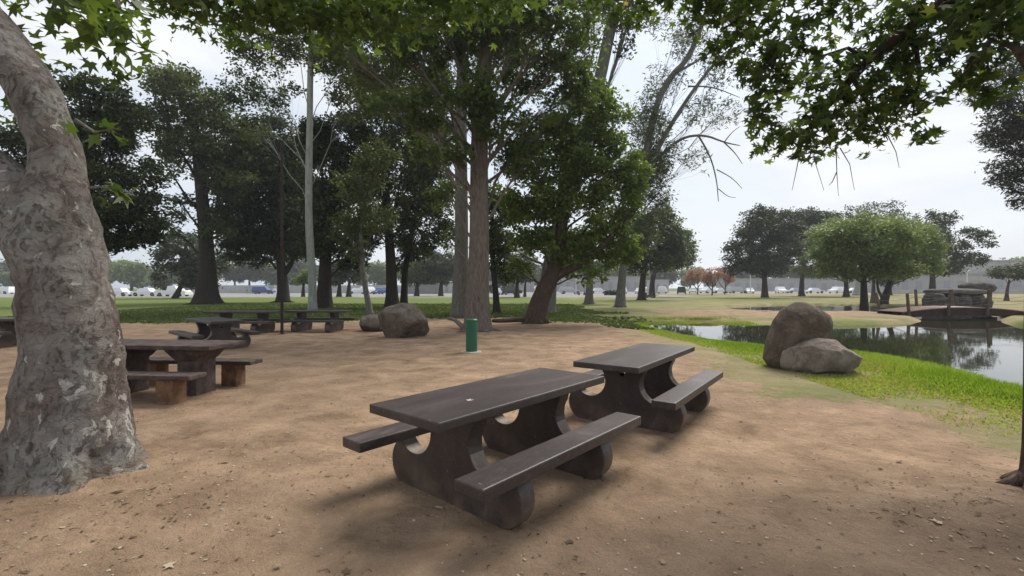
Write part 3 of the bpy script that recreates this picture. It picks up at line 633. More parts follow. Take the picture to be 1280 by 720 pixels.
tree('young_tree', 'thin dark stem right of the reddish central trunk on the lawn', (621, 392), path=[(620, 365), (617, 340), (614, 300), (616, 260)], r0=.20,
     blobs=[(620, 300, 30, 26), (610, 250, 26, 30), (635, 260, 28, 28), (625, 330, 20, 12, 0, .6)], leaf='olive', ls=.22, dens=.9, seed=16, group=TG)
tree('melaleuca_tree', 'short shaggy grey trunk with light green crown right of the leaning tree', (736, 380), path=[(737, 360), (738, 340), (740, 310)], r0=.38,
     blobs=[(740, 300, 30, 26), (720, 330, 20, 14), (765, 325, 20, 16), (750, 335, 22, 12, 0, .6)], leaf='green', ls=.34, dens=.9, bark='bark_grey', seed=17, group=TG)
tree('ash_tree', 'dark dense tree with twin trunks beside the far picnic bench, left trunk', (802, 375), path=[(803, 350), (808, 320), (812, 290)], r0=.42,
     blobs=[(812, 290, 30, 26), (830, 320, 30, 22), (800, 325, 26, 20), (825, 270, 20, 14), (840, 300, 20, 20), (790, 300, 20, 20)], leaf='dark', ls=.38, dens=1.35, seed=18, group=TG)
tree('ash_tree', 'green-tipped tree whose short trunk is the right one beside the far picnic bench', (815, 371), path=[(815, 350), (825, 320), (835, 300)], r0=.45,
     blobs=[(850, 300, 20, 18), (858, 320, 16, 16), (840, 325, 22, 14), (840, 280, 18, 12, 0, .7)], leaf='green', ls=.42, dens=1.1, seed=19, group=TG)
for i, (bx, by, bl, lab) in enumerate([((872), 368, [(872, 343, 16, 9), (862, 348, 10, 6)], 'small orange-leaved tree, leftmost of the orange clump beyond the lawn'),
                                    ((890), 369, [(892, 342, 16, 8), (884, 348, 10, 6)], 'small orange-leaved tree in the middle of the orange clump'),
                                    ((906), 368, [(905, 341, 13, 8), (912, 349, 8, 6)], 'small orange-leaved tree, rightmost of the orange clump by the dark oak')]):
    tree('orange_tree', lab, (bx, by), path=[(bx+1, by-10), (bx, by-18)], r0=.14, blobs=bl, leaf='orange', ls=.34, dens=.85, bark='bark_dark', seed=20+i, group='orange-leaved small trees', flare=1.2,
         extra=[([(bx, by-8, 934.8/(by-HY)), (bx+7, by-18, 934.8/(by-HY)), (bx+9, by-24, 934.8/(by-HY))], .10), ([(bx, by-6, 934.8/(by-HY)), (bx-7, by-14, 934.8/(by-HY)), (bx-9, by-22, 934.8/(by-HY))], .10)])
tree('oak_tree', 'tall dark oak left of the light green group beyond the pond', (956, 372), path=[(956, 350), (955, 330), (952, 300)], r0=.42,
     blobs=[(955, 290, 32, 28), (930, 310, 26, 24), (975, 310, 28, 26), (950, 268, 22, 14), (915, 335, 14, 10, 0, .6), (985, 280, 24, 20), (940, 330, 26, 12), (965, 335, 22, 10)], leaf='dark', ls=.36, dens=1.2, seed=24, group=TG)
tree('oak_tree', 'dark oak behind the light green group, second trunk from the left beyond the pond', (1002, 370), path=[(1002, 352), (1005, 330), (1010, 305)], r0=.42,
     blobs=[(1015, 290, 30, 26), (995, 300, 22, 26), (1030, 275, 26, 14), (1010, 270, 20, 12), (1040, 300, 24, 20)], leaf='dark', ls=.38, dens=1.1, seed=25, group=TG)
tree('elm_tree', 'light green tree on the lawn beyond the pond, left of the multi-stem group', (1058, 371), path=[(1058, 352), (1055, 330)], r0=.40,
     blobs=[(1040, 305, 36, 22), (1018, 325, 24, 16), (1060, 325, 32, 16), (1055, 288, 34, 16), (1003, 338, 16, 7, 0, .7), (1030, 292, 24, 14), (1025, 340, 24, 8)], leaf='light', ls=.36, dens=1.1, seed=26, group=TG)
tree('elm_tree', 'light green tree with straight dark trunk, left of the forked one', (1080, 384), path=[(1080, 362), (1079, 345), (1080, 325)], r0=.32,
     blobs=[(1070, 308, 44, 24), (1045, 332, 30, 14), (1098, 318, 40, 22), (1085, 285, 44, 18), (1115, 336, 34, 12), (1075, 342, 34, 8), (1050, 295, 30, 18), (1125, 300, 30, 18), (1035, 318, 24, 14)], leaf='light', ls=.22, dens=1.15, cl=.40, seed=27, group=TG)
tree('elm_tree', 'light green tree with a crooked forked trunk left of the footbridge', (1104, 380), path=[(1108, 365), (1114, 350), (1120, 330)], r0=.32,
     blobs=[(1132, 312, 38, 22), (1112, 288, 38, 18), (1152, 326, 28, 15), (1142, 292, 32, 16), (1125, 338, 34, 9), (1164, 310, 18, 14), (1100, 325, 30, 14), (1160, 338, 18, 7)], leaf='light', ls=.24, dens=1.1, cl=.40, seed=28, group=TG,
     extra=[([(1104, 374, 44.5), (1097, 362, 44.5), (1096, 345, 44.5)], .16)])
tree('elm_tree', 'slim grey stem between the straight and the forked trunks of the light green group', (1091, 379), path=[(1092, 360), (1092, 340)], r0=.22,
     blobs=[(1095, 300, 24, 20), (1088, 325, 22, 14)], leaf='light', ls=.28, dens=.9, bark='bark_grey', seed=29, group=TG)
tree('robinia_tree', 'pale feathery treetop showing above the light green group', (1070, 369), path=[(1075, 340), (1085, 300), (1095, 275)], r0=.5,
     blobs=[(1100, 262, 32, 12, 0, .33), (1070, 265, 24, 10, 0, .3), (1130, 275, 24, 10, 0, .3), (1095, 280, 34, 12, 0, .5), (1060, 280, 22, 12, 0, .4)], leaf='grey', ls=.42, dens=1.0, bark='bark_pale', seed=30, group=TG, clusters=1.6)
tree('oak_tree', 'dark open tree behind the footbridge with one bough reaching right', (1165, 372), path=[(1166, 352), (1165, 330), (1168, 300)], r0=.42,
     blobs=[(1170, 290, 22, 20), (1185, 272, 14, 10, 0, .8), (1190, 310, 24, 14, 0, .9), (1215, 290, 18, 8, 0, .7), (1232, 300, 13, 13, 0, .6), (1212, 325, 24, 11), (1185, 335, 24, 10), (1160, 320, 20, 16), (1165, 268, 10, 8, 0, .6)], leaf='dark', ls=.34, dens=1.0, seed=31, group=TG)
tree('acacia_tree', 'pale brownish flat-topped tree at the far right behind the rock pile', (1258, 376), path=[(1259, 360), (1262, 350)], r0=.2,
     blobs=[(1262, 340, 30, 9), (1285, 338, 30, 10), (1250, 344, 16, 5, 0, .6)], leaf='grey', ls=.24, dens=1.2, bark='bark_brown', seed=32, group=TG)
tree('pine_tree', 'grey-green pine boughs hanging in from the right edge above the pond', (1345, 402), depth=24.5, path=[(1345, 340), (1340, 240), (1335, 140), (1330, 40), (1325, -60)], r0=.34,
     blobs=[(1235, 120, 26, 20, 0, .9), (1262, 150, 34, 30), (1245, 175, 28, 18, 0, .9), (1272, 205, 30, 26), (1255, 225, 20, 12, 0, .8), (1282, 245, 20, 20), (1300, 160, 40, 50), (1250, 90, 24, 16, 0, .6), (1320, 80, 60, 50), (1380, 150, 60, 60), (1340, 220, 40, 40), (1340, -20, 60, 50)],
     leaf='pine', lk='long', ls=.26, dens=1.5, bark='bark_dark', seed=33, group=TG, clusters=1.6, cl=.24)
# smaller trees of the middle distance, between the trunks
for i, (bx, by, r0, bl, lf, lab) in enumerate([
        (436, 371, .4, [(432, 345, 20, 14), (445, 340, 18, 12)], 'dark', 'small round dark tree beyond the lawn right of the white eucalyptus'),
        (379, 371, .3, [(376, 350, 12, 8), (384, 345, 12, 10)], 'light', 'small yellowish tree beyond the lawn, just left of the white eucalyptus'),
        (424, 371, .4, [(420, 350, 13, 9), (426, 335, 14, 14)], 'dark', 'small dark tree beyond the lawn, close right of the dark trunk'),
        (521, 370, .45, [(520, 340, 20, 16), (510, 350, 12, 8), (535, 345, 14, 12)], 'olive', 'spreading tree beyond the lawn, right of the two close trunks'),
        (551, 370, .45, [(550, 345, 18, 12), (560, 330, 20, 16), (540, 325, 20, 14)], 'grey', 'spreading grey-green tree beyond the lawn, left of the pale smooth trunk'),
        (646, 372, .4, [(645, 335, 20, 18), (632, 345, 16, 12), (655, 345, 16, 10)], 'dark', 'small dark tree on the lawn left of the leaning reddish trunk'),
        (656, 371, .25, [(655, 325, 18, 16), (662, 345, 10, 8)], 'olive', 'small slanting tree on the lawn close behind the leaning reddish trunk'),
        (689, 368, .35, [(700, 330, 14, 14), (692, 345, 10, 8)], 'olive', 'small tree far behind the upright grey trunk'),
        (205, 368, .4, [(206, 352, 12, 8), (196, 356, 10, 5)], 'grey', 'hazy low tree beyond the car park left of the grey-green leaning tree'),
        (1112, 369, .4, [(1115, 345, 18, 12), (1105, 350, 12, 8)], 'dark', 'dark tree far behind the crooked forked trunk')]):
    tree('small_tree', lab, (bx, by), path=[(bx, by-10), (bx+1, by-22)], r0=r0, blobs=bl, leaf=lf, ls=.42, dens=1.1, seed=60+i, group='small trees beyond the lawn', flare=1.3)

ordn = ['first', 'second', 'third', 'fourth', 'fifth', 'sixth', 'seventh', 'eighth', 'ninth', 'tenth', 'eleventh', 'twelfth', 'thirteenth', 'fourteenth', 'fifteenth', 'sixteenth', 'seventeenth', 'eighteenth', 'nineteenth']
# far tree line: three kinds, copied
def far_proto(leaf, seed, w, h, lab):
    rg = np.random.default_rng(seed); t = empty('distant_tree', (0, 0, 0), 0, lab, 'tree', 'distant tree line')
    mb = MB(); mb.tube([(0, 0, -.2), (.1, 0, h*.25), (0, .1, h*.55)], [.4, .3, .15], 7); CP = []; CT = []
    for k in range(9):
        c = np.array([rg.uniform(-.6, .6)*w, rg.uniform(-.5, .5)*w, h*rg.uniform(.35, .8)]); r = w*rg.uniform(.35, .55)
        mb.tube([(0, 0, h*.3), c*.6+(0, 0, h*.12), c], [.14, .09, .04], 5)
        nc = 22; u = rg.normal(size=(nc, 3)); u /= np.linalg.norm(u, axis=1)[:, None]; cc = c+u*r*rg.uniform(.3, 1, (nc, 1))*np.array([1, 1, .75])
        ct = rg.beta(2, 2, nc)*.7; CP.append((cc[:, None]+rg.normal(size=(nc, 24, 3))*r*.22).reshape(-1, 3)); CT.append((ct[:, None]+rg.uniform(0, .3, (nc, 24))).ravel())
    mb.build('trunk', M['bark_dark'], t, True); P = np.vstack(CP); V, k, ta = leaves(P, .75, np.concatenate(CT), 'clump', .1)
    mesh_obj('crown', fast_mesh('crown', V, k, attrs={'tint': ta}), LM[leaf], t); return t
protos = [far_proto('grey', 90, 5.5, 9, ''), far_proto('dark', 91, 5, 11, ''), far_proto('light', 92, 4.5, 8, '')]
KN = ['hazy grey-green', 'dark green', 'yellowish green']
spots = []
rg = np.random.default_rng(8)
for k, px in enumerate(range(-140, 1420, 27)):
    Y = 215+rg.uniform(-12, 25); spots.append((px+rg.uniform(-8, 8), Y, rg.integers(0, 3) if px > 250 else rg.choice([0, 2, 2]), rg.uniform(.75, 1.25)))
used = set(); spots.sort()
near_mark = [(-60,'far left of the big mottled sycamore'), (0, 'left of the big mottled sycamore'), (150, 'behind the big mottled sycamore'), (250, 'left of the broad-trunked tree'), (350, 'left of the steel pole'), (400, 'around the white eucalyptus'), (510, 'behind the big boulder'), (620, 'behind the reddish central trunk'),
             (740, 'behind the leaning reddish trunk'), (860, 'behind the lone grey trunk'), (960, 'behind the orange trees'), (1080, 'behind the dark oaks'), (1200, 'behind the footbridge'), (2000, 'at the far right')]
cnt = {}
for (px, Y, kd, s) in spots:
    where = next(w for x, w in near_mark if px < x); key = where; cnt[key] = cnt.get(key, 0)+1
    o = protos[kd] if kd not in used else copy_tree(protos[kd]); used.add(kd)
    o.location = ((px-640)/F*Y, Y, 0); o.scale = (s*1.5, s*1.5, s*1.45); o.rotation_euler = (0, 0, rg.uniform(0, 6))
    o['label'] = '%s distant tree, %s of those %s' % (KN[kd], ordn[cnt[key]-1], where)

# ------------------------------------------------------------------ picnic tables
def slab(name, L, Wd, T, z, parent, mat, v=0):
    mb = MB(); mb.box((0, v, z-T/2), (L, Wd, T), 0, .012)
    # local x = long axis, local y = across
    return mb.build(name, mat, parent)
def support_mesh(hole):
    pts = []
    def arc(cx, cz, r, a0, a1, n):
        for i in range(n+1):
            a = math.radians(a0+(a1-a0)*i/n); pts.append((cx+r*math.cos(a), cz+r*math.sin(a)))
    # right half going up from the bottom middle: disc foot, round cut-out, pedestal
    pts.append((0, -.04)); pts.append((.40, -.04))
    arc(.485, .18, .205, -80, 62, 16)
    pts.append((.575, .362)); pts.append((.568, .362))
    arc(.405, .475, .197, -35, -215, 26)
    pts2 = [p for p in pts]
    pts2 += [(.262, .66), (.27, .686)]
    full = pts2+[(-x, z) for x, z in reversed(pts2) if x > 1e-6]
    cu = bpy.data.curves.new('support', 'CURVE'); cu.dimensions = '2D'; cu.fill_mode = 'BOTH'; cu.extrude = .062; cu.bevel_depth = .010; cu.bevel_resolution = 2; cu.offset = -.010
    sp = cu.splines.new('POLY'); sp.points.add(len(full)-1)
    for p, q in zip(sp.points, full): p.co = (q[0], q[1], 0, 1)
    sp.use_cyclic_u = True
    if hole:
        s2 = cu.splines.new('POLY'); s2.points.add(15)
        for i, p in enumerate(s2.points): p.co = (.038*math.cos(-i*math.pi/8), .59+.038*math.sin(-i*math.pi/8), 0, 1)
        s2.use_cyclic_u = True
    ob = bpy.data.objects.new('tmp', cu); COL.objects.link(ob); bpy.context.view_layer.update()
    me = bpy.data.meshes.new_from_object(ob.evaluated_get(bpy.context.evaluated_depsgraph_get())); bpy.data.objects.remove(ob); bpy.data.curves.remove(cu)
    me.transform(Matrix(((0, 0, 1, 0), (1, 0, 0, 0), (0, 1, 0, 0), (0, 0, 0, 1))))
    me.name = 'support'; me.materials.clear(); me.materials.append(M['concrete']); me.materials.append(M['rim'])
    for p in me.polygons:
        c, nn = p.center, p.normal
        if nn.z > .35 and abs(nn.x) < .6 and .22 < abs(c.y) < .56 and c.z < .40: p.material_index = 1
    return me
TGp = 'brown concrete picnic tables with round-footed supports'
def disc_table(label, hole, L=2.04, mat='concrete'):
    t = empty('picnic_table', (0, 0, 0), 0, label, 'picnic table', TGp)
    slab('tabletop', L, .755, .066, .75, t, M[mat])
    for s in (-1, 1): slab('bench', L-.01, .243, .078, .44, t, M[mat], s*.625)
    me = support_mesh(hole)
    for s in (-1, 1):
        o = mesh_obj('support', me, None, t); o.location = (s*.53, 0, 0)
    return t
def place(t, x, y, u):                     # u: world direction of the long axis
    t.location = (x, y, gz(x, y)); t.rotation_euler = (0, 0, math.atan2(u[1], u[0]))
A = disc_table('brown concrete picnic table nearest the camera with a pale dead leaf on its top', False)
place(A, -.075, 3.937, (math.sin(.703), math.cos(.703)))
Bt = disc_table('brown concrete picnic table close behind the nearest one on the pond side', True, 2.15)
place(Bt, 1.606, 5.942, (math.sin(.618), math.cos(.618)))
def copy_table(src, label, x, y, u, sc=1):
    c = copy_tree(src); c['label'] = label; place(c, x, y, u); c.scale = (sc, 1, 1); return c
copy_table(Bt, 'brown picnic table set at an angle behind the orange-blocked table', -7.715, 12.32, (.75, -.66), .95)
copy_table(A, 'dark picnic table farther back at left, partly hidden by the angled table', -9.15, 16.3, (1, .02), 1.18)
copy_table(A, 'dark picnic table in front of the white eucalyptus, right of the steel pole', -7.0, 17.2, (1, -.02), 1.12)
copy_table(Bt, 'dark picnic table cut off by the left edge behind the mottled sycamore', -13.8, 12.6, (1, .05), .95)
copy_table(A, 'tiny picnic table far off beside the twin-trunked dark tree', W(812, 368, 70)[0], 70, (1, .1), 1)
copy_table(A, 'tiny dark picnic table far off near the white lamp pole', W(727, 366, 95)[0], 95, (1, .1), 1.1)

def block_table():
    t = empty('picnic_table', (0, 0, 0), 0, 'old picnic table with flared pedestals and orange bench blocks behind the mottled sycamore', 'picnic table', 'picnic tables in the left grove')
    L = 2.1; mb = MB(); mb.box((0, 0, .715), (L, .78, .06), 0, .012); mb.build('tabletop', M['old_table'], t)
    for s in (-1, 1):
        mb = MB(); mb.box((0, s*.62, .37), (2.15, .32, .06), 0, .012); mb.build('bench', M['old_table'], t)
        for k in (-1, 1):
            mb = MB(); mb.box((k*.68, s*.62, .15), (.26, .24, .38), 0, .02); mb.build('bench_block', M['leg_block'], t)
    for k in (-1, 1):
        bm = bmesh.new(); x = k*.55
        def ring(z, a, b): return [bm.verts.new((x+sx*a, sy*b, z)) for sx, sy in ((-1, -1), (1, -1), (1, 1), (-1, 1))]
        R = [ring(-.05, .15, .20), ring(.50, .15, .20), ring(.52, .17, .23), ring(.66, .25, .32), ring(.684, .25, .32)]
        for a, b in zip(R[:-1], R[1:]):
            for i in range(4): bm.faces.new((a[i], a[(i+1) % 4], b[(i+1) % 4], b[i]))
        bm.faces.new(R[-1]); bm.faces.new(R[0][::-1])
        bmesh.ops.bevel(bm, geom=bm.edges[:], offset=.008, segments=1, affect='EDGES')
        me = bpy.data.meshes.new('pedestal'); bm.to_mesh(me); bm.free(); mesh_obj('pedestal', me, M['old_table'], t)
    place(t, -5.23, 7.13, (1, -.10))
block_table()

# dead leaf on the near table
V, k, ta = leaves(np.array([[0, 0, 0.0]]), .10, np.array([1.0]), 'star')
T = T_STAR.copy(); T[:, 2] = np.abs(T[:, 2])*.5
me = fast_mesh('leaf', T*.075, 12, attrs={'tint': np.ones(12)}); lo = mesh_obj('dead_leaf', me, M['litter'])
p = W(583, 499, .821*F/(499-HY)); lo.location = (p[0], p[1], .775+gz(-.075, 3.937)-.02); lo.rotation_euler = (.1, .05, .5); lo.scale = (1.1, .7, 1)
lo.location.z = .754+gz(-.075, 3.937)
tag(lo, 'pale dry leaf lying on the nearest tabletop', 'leaf')

# ------------------------------------------------------------------ rocks
def rock(name, label, outline, Y, dep, mat, seed=1, pw=.55, amp=.06, tilt=0, group=None, sub=5, facets=0, sharp=0):
    """outline: px points round the silhouette; Y distance of its middle; dep half thickness in m"""
    O = np.array([[(x-640)/F*Y, H-(y-HY)/F*Y] for x, y in outline]); c = (O.min(0)+O.max(0))/2
    O = np.vstack([O+(np.roll(O, -1, 0)-O)*f for f in np.linspace(0, 1, 24, endpoint=False)])
    ang = np.arctan2(O[:, 1]-c[1], O[:, 0]-c[0]); rad = np.hypot(O[:, 1]-c[1], O[:, 0]-c[0]); o = np.argsort(ang); ang = ang[o]; rad = rad[o]
    bm = bmesh.new(); bmesh.ops.create_icosphere(bm, subdivisions=sub, radius=1)
    V = np.array([v.co[:] for v in bm.verts]); rho = np.hypot(V[:, 0], V[:, 2]); ph = np.arctan2(V[:, 2], V[:, 0])
    R = np.interp(ph, ang, rad, period=2*np.pi); q = np.clip(rho, 0, 1)**pw
    x = q*R*np.cos(ph); z = q*R*np.sin(ph); y = V[:, 1]*dep
    P = np.stack([x, y, z], -1)
    n3 = V
    rs = np.random.default_rng(seed)
    size = rad.mean()
    if facets:
        for _ in range(facets):                       # broken faces: planes that shave the block
            d = rs.normal(size=3); d[1] = -abs(d[1])-.4; d /= np.linalg.norm(d); h = (P@d).max()*rs.uniform(.72, .9)
            e = P@d-h; P = P-np.maximum(e, 0)[:, None]*d*.93
    P = P+n3*(fbm(P, 1.6/size, seed*7, 4)*amp*size)[:, None]+n3*(fbm(P, 7/size, seed*7+3, 3)*amp*.22*size)[:, None]
    for v, p_ in zip(bm.verts, P): v.co = p_
    me = bpy.data.meshes.new(name); bm.to_mesh(me); bm.free(); me.polygons.foreach_set('use_smooth', [True]*len(me.polygons))
    ob = mesh_obj(name, me, mat, None, (c[0], Y, c[1])); return tag(ob, label, 'rock', group)
def zz(pts, x0, y0, s): return [(x0+a/s, y0+b/s) for a, b in pts]
rock('boulder', 'tall upright smooth tan boulder leaning at the pond bank', zz([(95, 500), (115, 400), (150, 300), (175, 230), (230, 140), (310, 95), (350, 92), (430, 125), (510, 180), (527, 235), (510, 310), (490, 380), (460, 460), (420, 560), (330, 600), (150, 590)], 940, 360, 5.54), 9.35, .42, M['rock_tan'], 3, .5, .035)
rock('boulder', 'low angular brown boulder lying against the upright one on the grass', zz([(225, 520), (240, 450), (290, 410), (400, 370), (480, 355), (560, 365), (640, 400), (720, 455), (790, 510), (797, 560), (770, 600), (600, 628), (450, 624), (330, 618), (230, 590)], 940, 360, 5.54), 8.75, .42, M['rock_brown'], 5, .42, .10, facets=16)
rock('boulder', 'large craggy grey-brown boulder behind the tables in the middle of the dirt', zz([(238, 335), (290, 290), (370, 265), (430, 270), (480, 315), (522, 365), (537, 425), (522, 470), (430, 482), (310, 488), (252, 475), (256, 420), (244, 370)], 420, 320, 4.571), 15.0, .6, M['rock_grey'], 8, .42, .13, facets=12)
rock('boulder', 'small brown boulder just left of the large craggy one', [(450, 405), (452, 396), (462, 393), (474, 394), (482, 400), (482, 412), (470, 416), (454, 414)], 17.3, .4, M['rock_grey'], 9, .5, .06, facets=3)
# pile behind the bridge
rock('boulder', 'long pillow-shaped stone on top of the rock pile behind the footbridge', [(1201, 357), (1206, 353), (1222, 351.5), (1237, 354), (1242, 360), (1238, 365), (1222, 367), (1204, 365)], 36, .7, M['rock_pile'], 31, .5, .03)
rock('stone_slab', 'flat dark slab roofing the rock pile behind the footbridge', [(1157, 363), (1170, 361), (1205, 360.5), (1232, 363), (1233, 367.5), (1200, 369), (1165, 368)], 36, 1.2, M['rock_pile'], 32, .5, .04)
for i, (x0, x1, y0, lab) in enumerate([(1160, 1175, 366, 'first'), (1174, 1192, 367, 'second'), (1190, 1207, 366, 'third'), (1206, 1224, 366, 'fourth'), (1222, 1234, 372, 'fifth')]):
    rock('boulder', '%s base stone from the left under the slab of the rock pile' % lab, [(x0, 374), (x0+3, y0), (x1-3, y0), (x1, 374), (x1-1, 386), (x0+1, 386)], 35.6+.3*(i % 2), .8, M['rock_pile'], 40+i, .5, .06, facets=3, group='base stones of the rock pile')
rock('boulder', 'small dark stone at the back channel edge, left one', [(950, 392), (953, 388.5), (959, 388.5), (961, 392), (956, 394)], 31, .2, M['rock_pile'], 50, .5, .05, group='small stones by the back channel')
rock('boulder', 'small dark stone at the back channel edge near the light green trees', [(1055, 387.5), (1057, 382.5), (1063, 382), (1065, 387), (1060, 389)], 36, .2, M['rock_pile'], 51, .5, .05, group='small stones by the back channel')
rock('boulder', 'flat pale stone ledge on the far bank of the pond', [(868, 404), (875, 400.8), (895, 400.3), (903, 403), (897, 406.5), (872, 406.5)], 24.0, .35, M['rock_brown'], 52, .5, .05, facets=2)

# ------------------------------------------------------------------ green post, steel pole
gp = G(589.5, 440); t = empty('green_post', (gp[0], gp[1], gz(gp[0], gp[1])), 0, 'short round dark green post in a pale concrete collar in front of the reddish trunk', 'post')
mb = MB(); mb.tube([(0, 0, -.1), (0, 0, .78)], [.14, .14], 32); mb.build('post', M['green_paint'], t)
mb = MB(); mb.tube([(0, 0, .765), (0, 0, .79), (0, 0, .81)], [.152, .152, .13], 32); mb.build('cap', M['green_paint'], t)
mb = MB(); mb.tube([(0, 0, -.05), (0, 0, .02), (0, 0, .028)], [.26, .25, .22], 28, rough=.06); mb.build('concrete_collar', M['collar'], t)
gp = G(352.5, 418); t = empty('steel_pole', (gp[0], gp[1], gz(gp[0], gp[1])), 0, 'thin rusty brown steel pole standing in the dirt beside the far picnic tables', 'pole')
mb = MB(); mb.tube([(0, 0, -.1), (0, 0, 6.4)], [.048, .042], 14); mb.build('pole', M['rust'], t)
mb = MB(); mb.tube([(0, 0, 6.4), (0, 0, 6.44)], [.06, .05], 14); mb.build('cap', M['rust'], t)
mb = MB(); mb.tube([(0, 0, -.02), (0, 0, .015)], [.12, .11], 14); mb.build('base_plate', M['rust'], t)

# ------------------------------------------------------------------ footbridge
def footbridge():
    Y = 27.5; xa = (1113-640)/F*Y; xb = (1264-640)/F*Y; L = xb-xa; cx = (xa+xb)/2
    t = empty('footbridge', (cx, Y, 0), 0, 'low arched wooden footbridge with leaning posts across the pond channel', 'bridge')
    def z(u): return .20+.26*(1-(2*u/L)**2)
    wd = .95; n = 44; mb = MB()
    for i in range(n):
        u = -L/2+(i+.5)*L/n; mb.box((u, 0, z(u)-.02), (L/n*.93, wd*2, .045), 0)
    mb.build('deck', M['wood_top'], t)
    for s in (-1, 1):
        mb = MB(); m = 20; vs = []
        for i in range(m+1):
            u = -L/2-.05+(L+.1)*i/m; sg = .12*(1-(2*u/L)**2)
            for dz in (.0, -.30-sg):
                for dy in (-.05, .05): vs.append((u, s*(wd-.07)+dy, z(u)-.05+dz))
        fs = []
        for i in range(m):
            a = i*4; b = a+4
            fs += [(a, b, b+1, a+1), (a+2, a+3, b+3, b+2), (a, a+2, b+2, b), (a+1, b+1, b+3, a+3)]
        fs += [(0, 1, 3, 2), (m*4, m*4+2, m*4+3, m*4+1)]
        mb.add(vs, fs); mb.build('beam', M['wood_dark'], t)
        tops = []
        for k in range(4):
            u = -L/2+.25+(L-.5)*k/3; lean = .22*(-1 if k == 0 else (1 if k == 3 else 0)); y = s*(wd+.06)
            p0 = np.array([u, y, z(u)-.42]); p1 = np.array([u+lean, y+s*.12, z(u)+(1.0 if k < 3 else 1.35)])
            mb = MB(); mb.tube([p0, p1], [.085, .075], 6); mb.build('post', M['wood'], t); tops.append(p1)
        for hz in (.12, .45, .8):
            mb = MB(); pts = []
            for a, b in zip(tops[:-1], tops[1:]):
                for q in range(6):
                    f = q/6; v = a*(1-f)+b*f; v[2] -= hz+.10*math.sin(math.pi*f); pts.append(v)
            mb.tube(pts, [.009]*len(pts), 5); mb.build('rail_cable', M['steel'], t)
footbridge()

# ------------------------------------------------------------------ far car park: walls, buildings, cars, poles
def box_building(name, label, x0, x1, Y, dep, h, mat, roofh=.25, doors=0, cat='building', roofmat='roof'):
    t = empty(name, ((x0+x1)/2, Y, 0), 0, label, cat); Lx = x1-x0
    mb = MB(); mb.box((0, dep/2, h/2-.1), (Lx, dep, h+.2), 0); mb.build('wall', M[mat], t)
    if roofh:
        mb = MB(); mb.box((0, dep/2, h+roofh/2), (Lx+.5, dep+.5, roofh), 0, .03); mb.build('roof', M[roofmat], t)
    for k in range(doors):
        u = -Lx/2+(k+.5)*Lx/doors
        mb = MB(); mb.box((u, -.02, h*.42), (Lx/doors*.45, .08, h*.5), 0); mb.build('window', M['window_far'], t)
    return t
def wx(px, Y): return (px-640)/F*Y
def wall(name, label, x0, x1, Y, h, mat, posts=12, cat='wall'):
    t = empty(name, ((x0+x1)/2, Y, 0), 0, label, cat); Lx = x1-x0; mb = MB(); mb.box((0, 0, h/2), (Lx, .18, h), 0); mb.build('panel', M[mat], t)
    mb = MB()
    mb.box((0, 0, h+.045), (Lx+.1, .26, .08), 0, .01); mb.build('coping', M[mat], t)
    for k in range(posts):
        mb = MB(); mb.box((-Lx/2+Lx*k/(posts-1), -.13, h/2+.02), (.3, .09, h+.04), 0); mb.build('pier', M[mat], t)
    return t
wall('boundary_wall', 'long low white wall beyond the car park at the left', wx(225, 128), wx(505, 128), 128, 2.0, 'white_wall', 16)
wall('boundary_fence', 'grey panel fence beyond the car park left of the central trunks', wx(508, 112), wx(553, 112), 112, 2.1, 'grey_fence', 8, 'fence')
box_building('site_trailer', 'long white trailer left of the pale smooth trunk', wx(545, 122), wx(572, 122), 122, 3, 2.5, 'white_wall', .12, 3, 'trailer', 'white_wall')
box_building('low_building', 'low white building with dark windows left of the forked dark tree', wx(306, 120), wx(342, 120), 120, 5, 1.7, 'white_wall', .15, 6, roofmat='white_wall')
box_building('low_building', 'long pale low building behind the leaning reddish trunk', wx(600, 150), wx(668, 150), 150, 10, 3.2, 'pale_wall', .3, 9)
box_building('low_building', 'wide pale building behind the white lamp pole', wx(694, 170), wx(800, 170), 170, 14, 5.2, 'pale_wall', .3, 10)
box_building('low_building', 'small white building left of the orange trees', wx(818, 140), wx(836, 140), 140, 8, 3.6, 'white_wall', .2, 2, roofmat='white_wall')
box_building('long_building', 'long pale building behind the dark oaks beyond the pond', wx(915, 180), wx(1105, 180), 180, 14, 4.6, 'pale_wall', .35, 14)
box_building('hall_building', 'large pale hall behind the footbridge', wx(1105, 130), wx(1245, 130), 130, 20, 5.0, 'pale_wall', .4, 8)
box_building('hall_building', 'tall pale hall at the far right edge', wx(1215, 150), wx(1420, 150), 150, 24, 9.6, 'pale_wall', .5, 9)
wall('boundary_wall', 'low white wall behind the dark open-branched tree', wx(1100, 112), wx(1280, 112), 112, .9, 'white_wall', 10)
# hedges
def hedge(label, px0, px1, Y, h, leaf, seed):
    r = np.random.default_rng(seed); L = wx(px1, Y)-wx(px0, Y); n = int(L*260)
    P = np.stack([r.uniform(-L/2, L/2, n), r.uniform(-.7, .7, n), r.uniform(0, 1, n)**.8*h], -1); P[:, 2] *= 1+.25*vnoise(P*np.array([1, 0, 0]), .6, seed)
    t = empty('hedge', ((wx(px0, Y)+wx(px1, Y))/2, Y, 0), 0, label, 'hedge'); V, k, ta = leaves(P, .36, np.clip(r.beta(2, 2, n), 0, 1), 'clump')
    mesh_obj('foliage', fast_mesh('hedge', V, k, attrs={'tint': ta}), LM[leaf], t)
    mb = MB()
    for q in range(int(L/1.5)): x = -L/2+.7+q*1.5; mb.tube([(x, 0, -.1), (x+.1, 0, h*.7)], [.05, .03], 5)
    mb.build('stems', M['bark_dark'], t)
hedge('low green hedge behind the reddish central trunk', 606, 644, 118, 2.6, 'olive', 5)
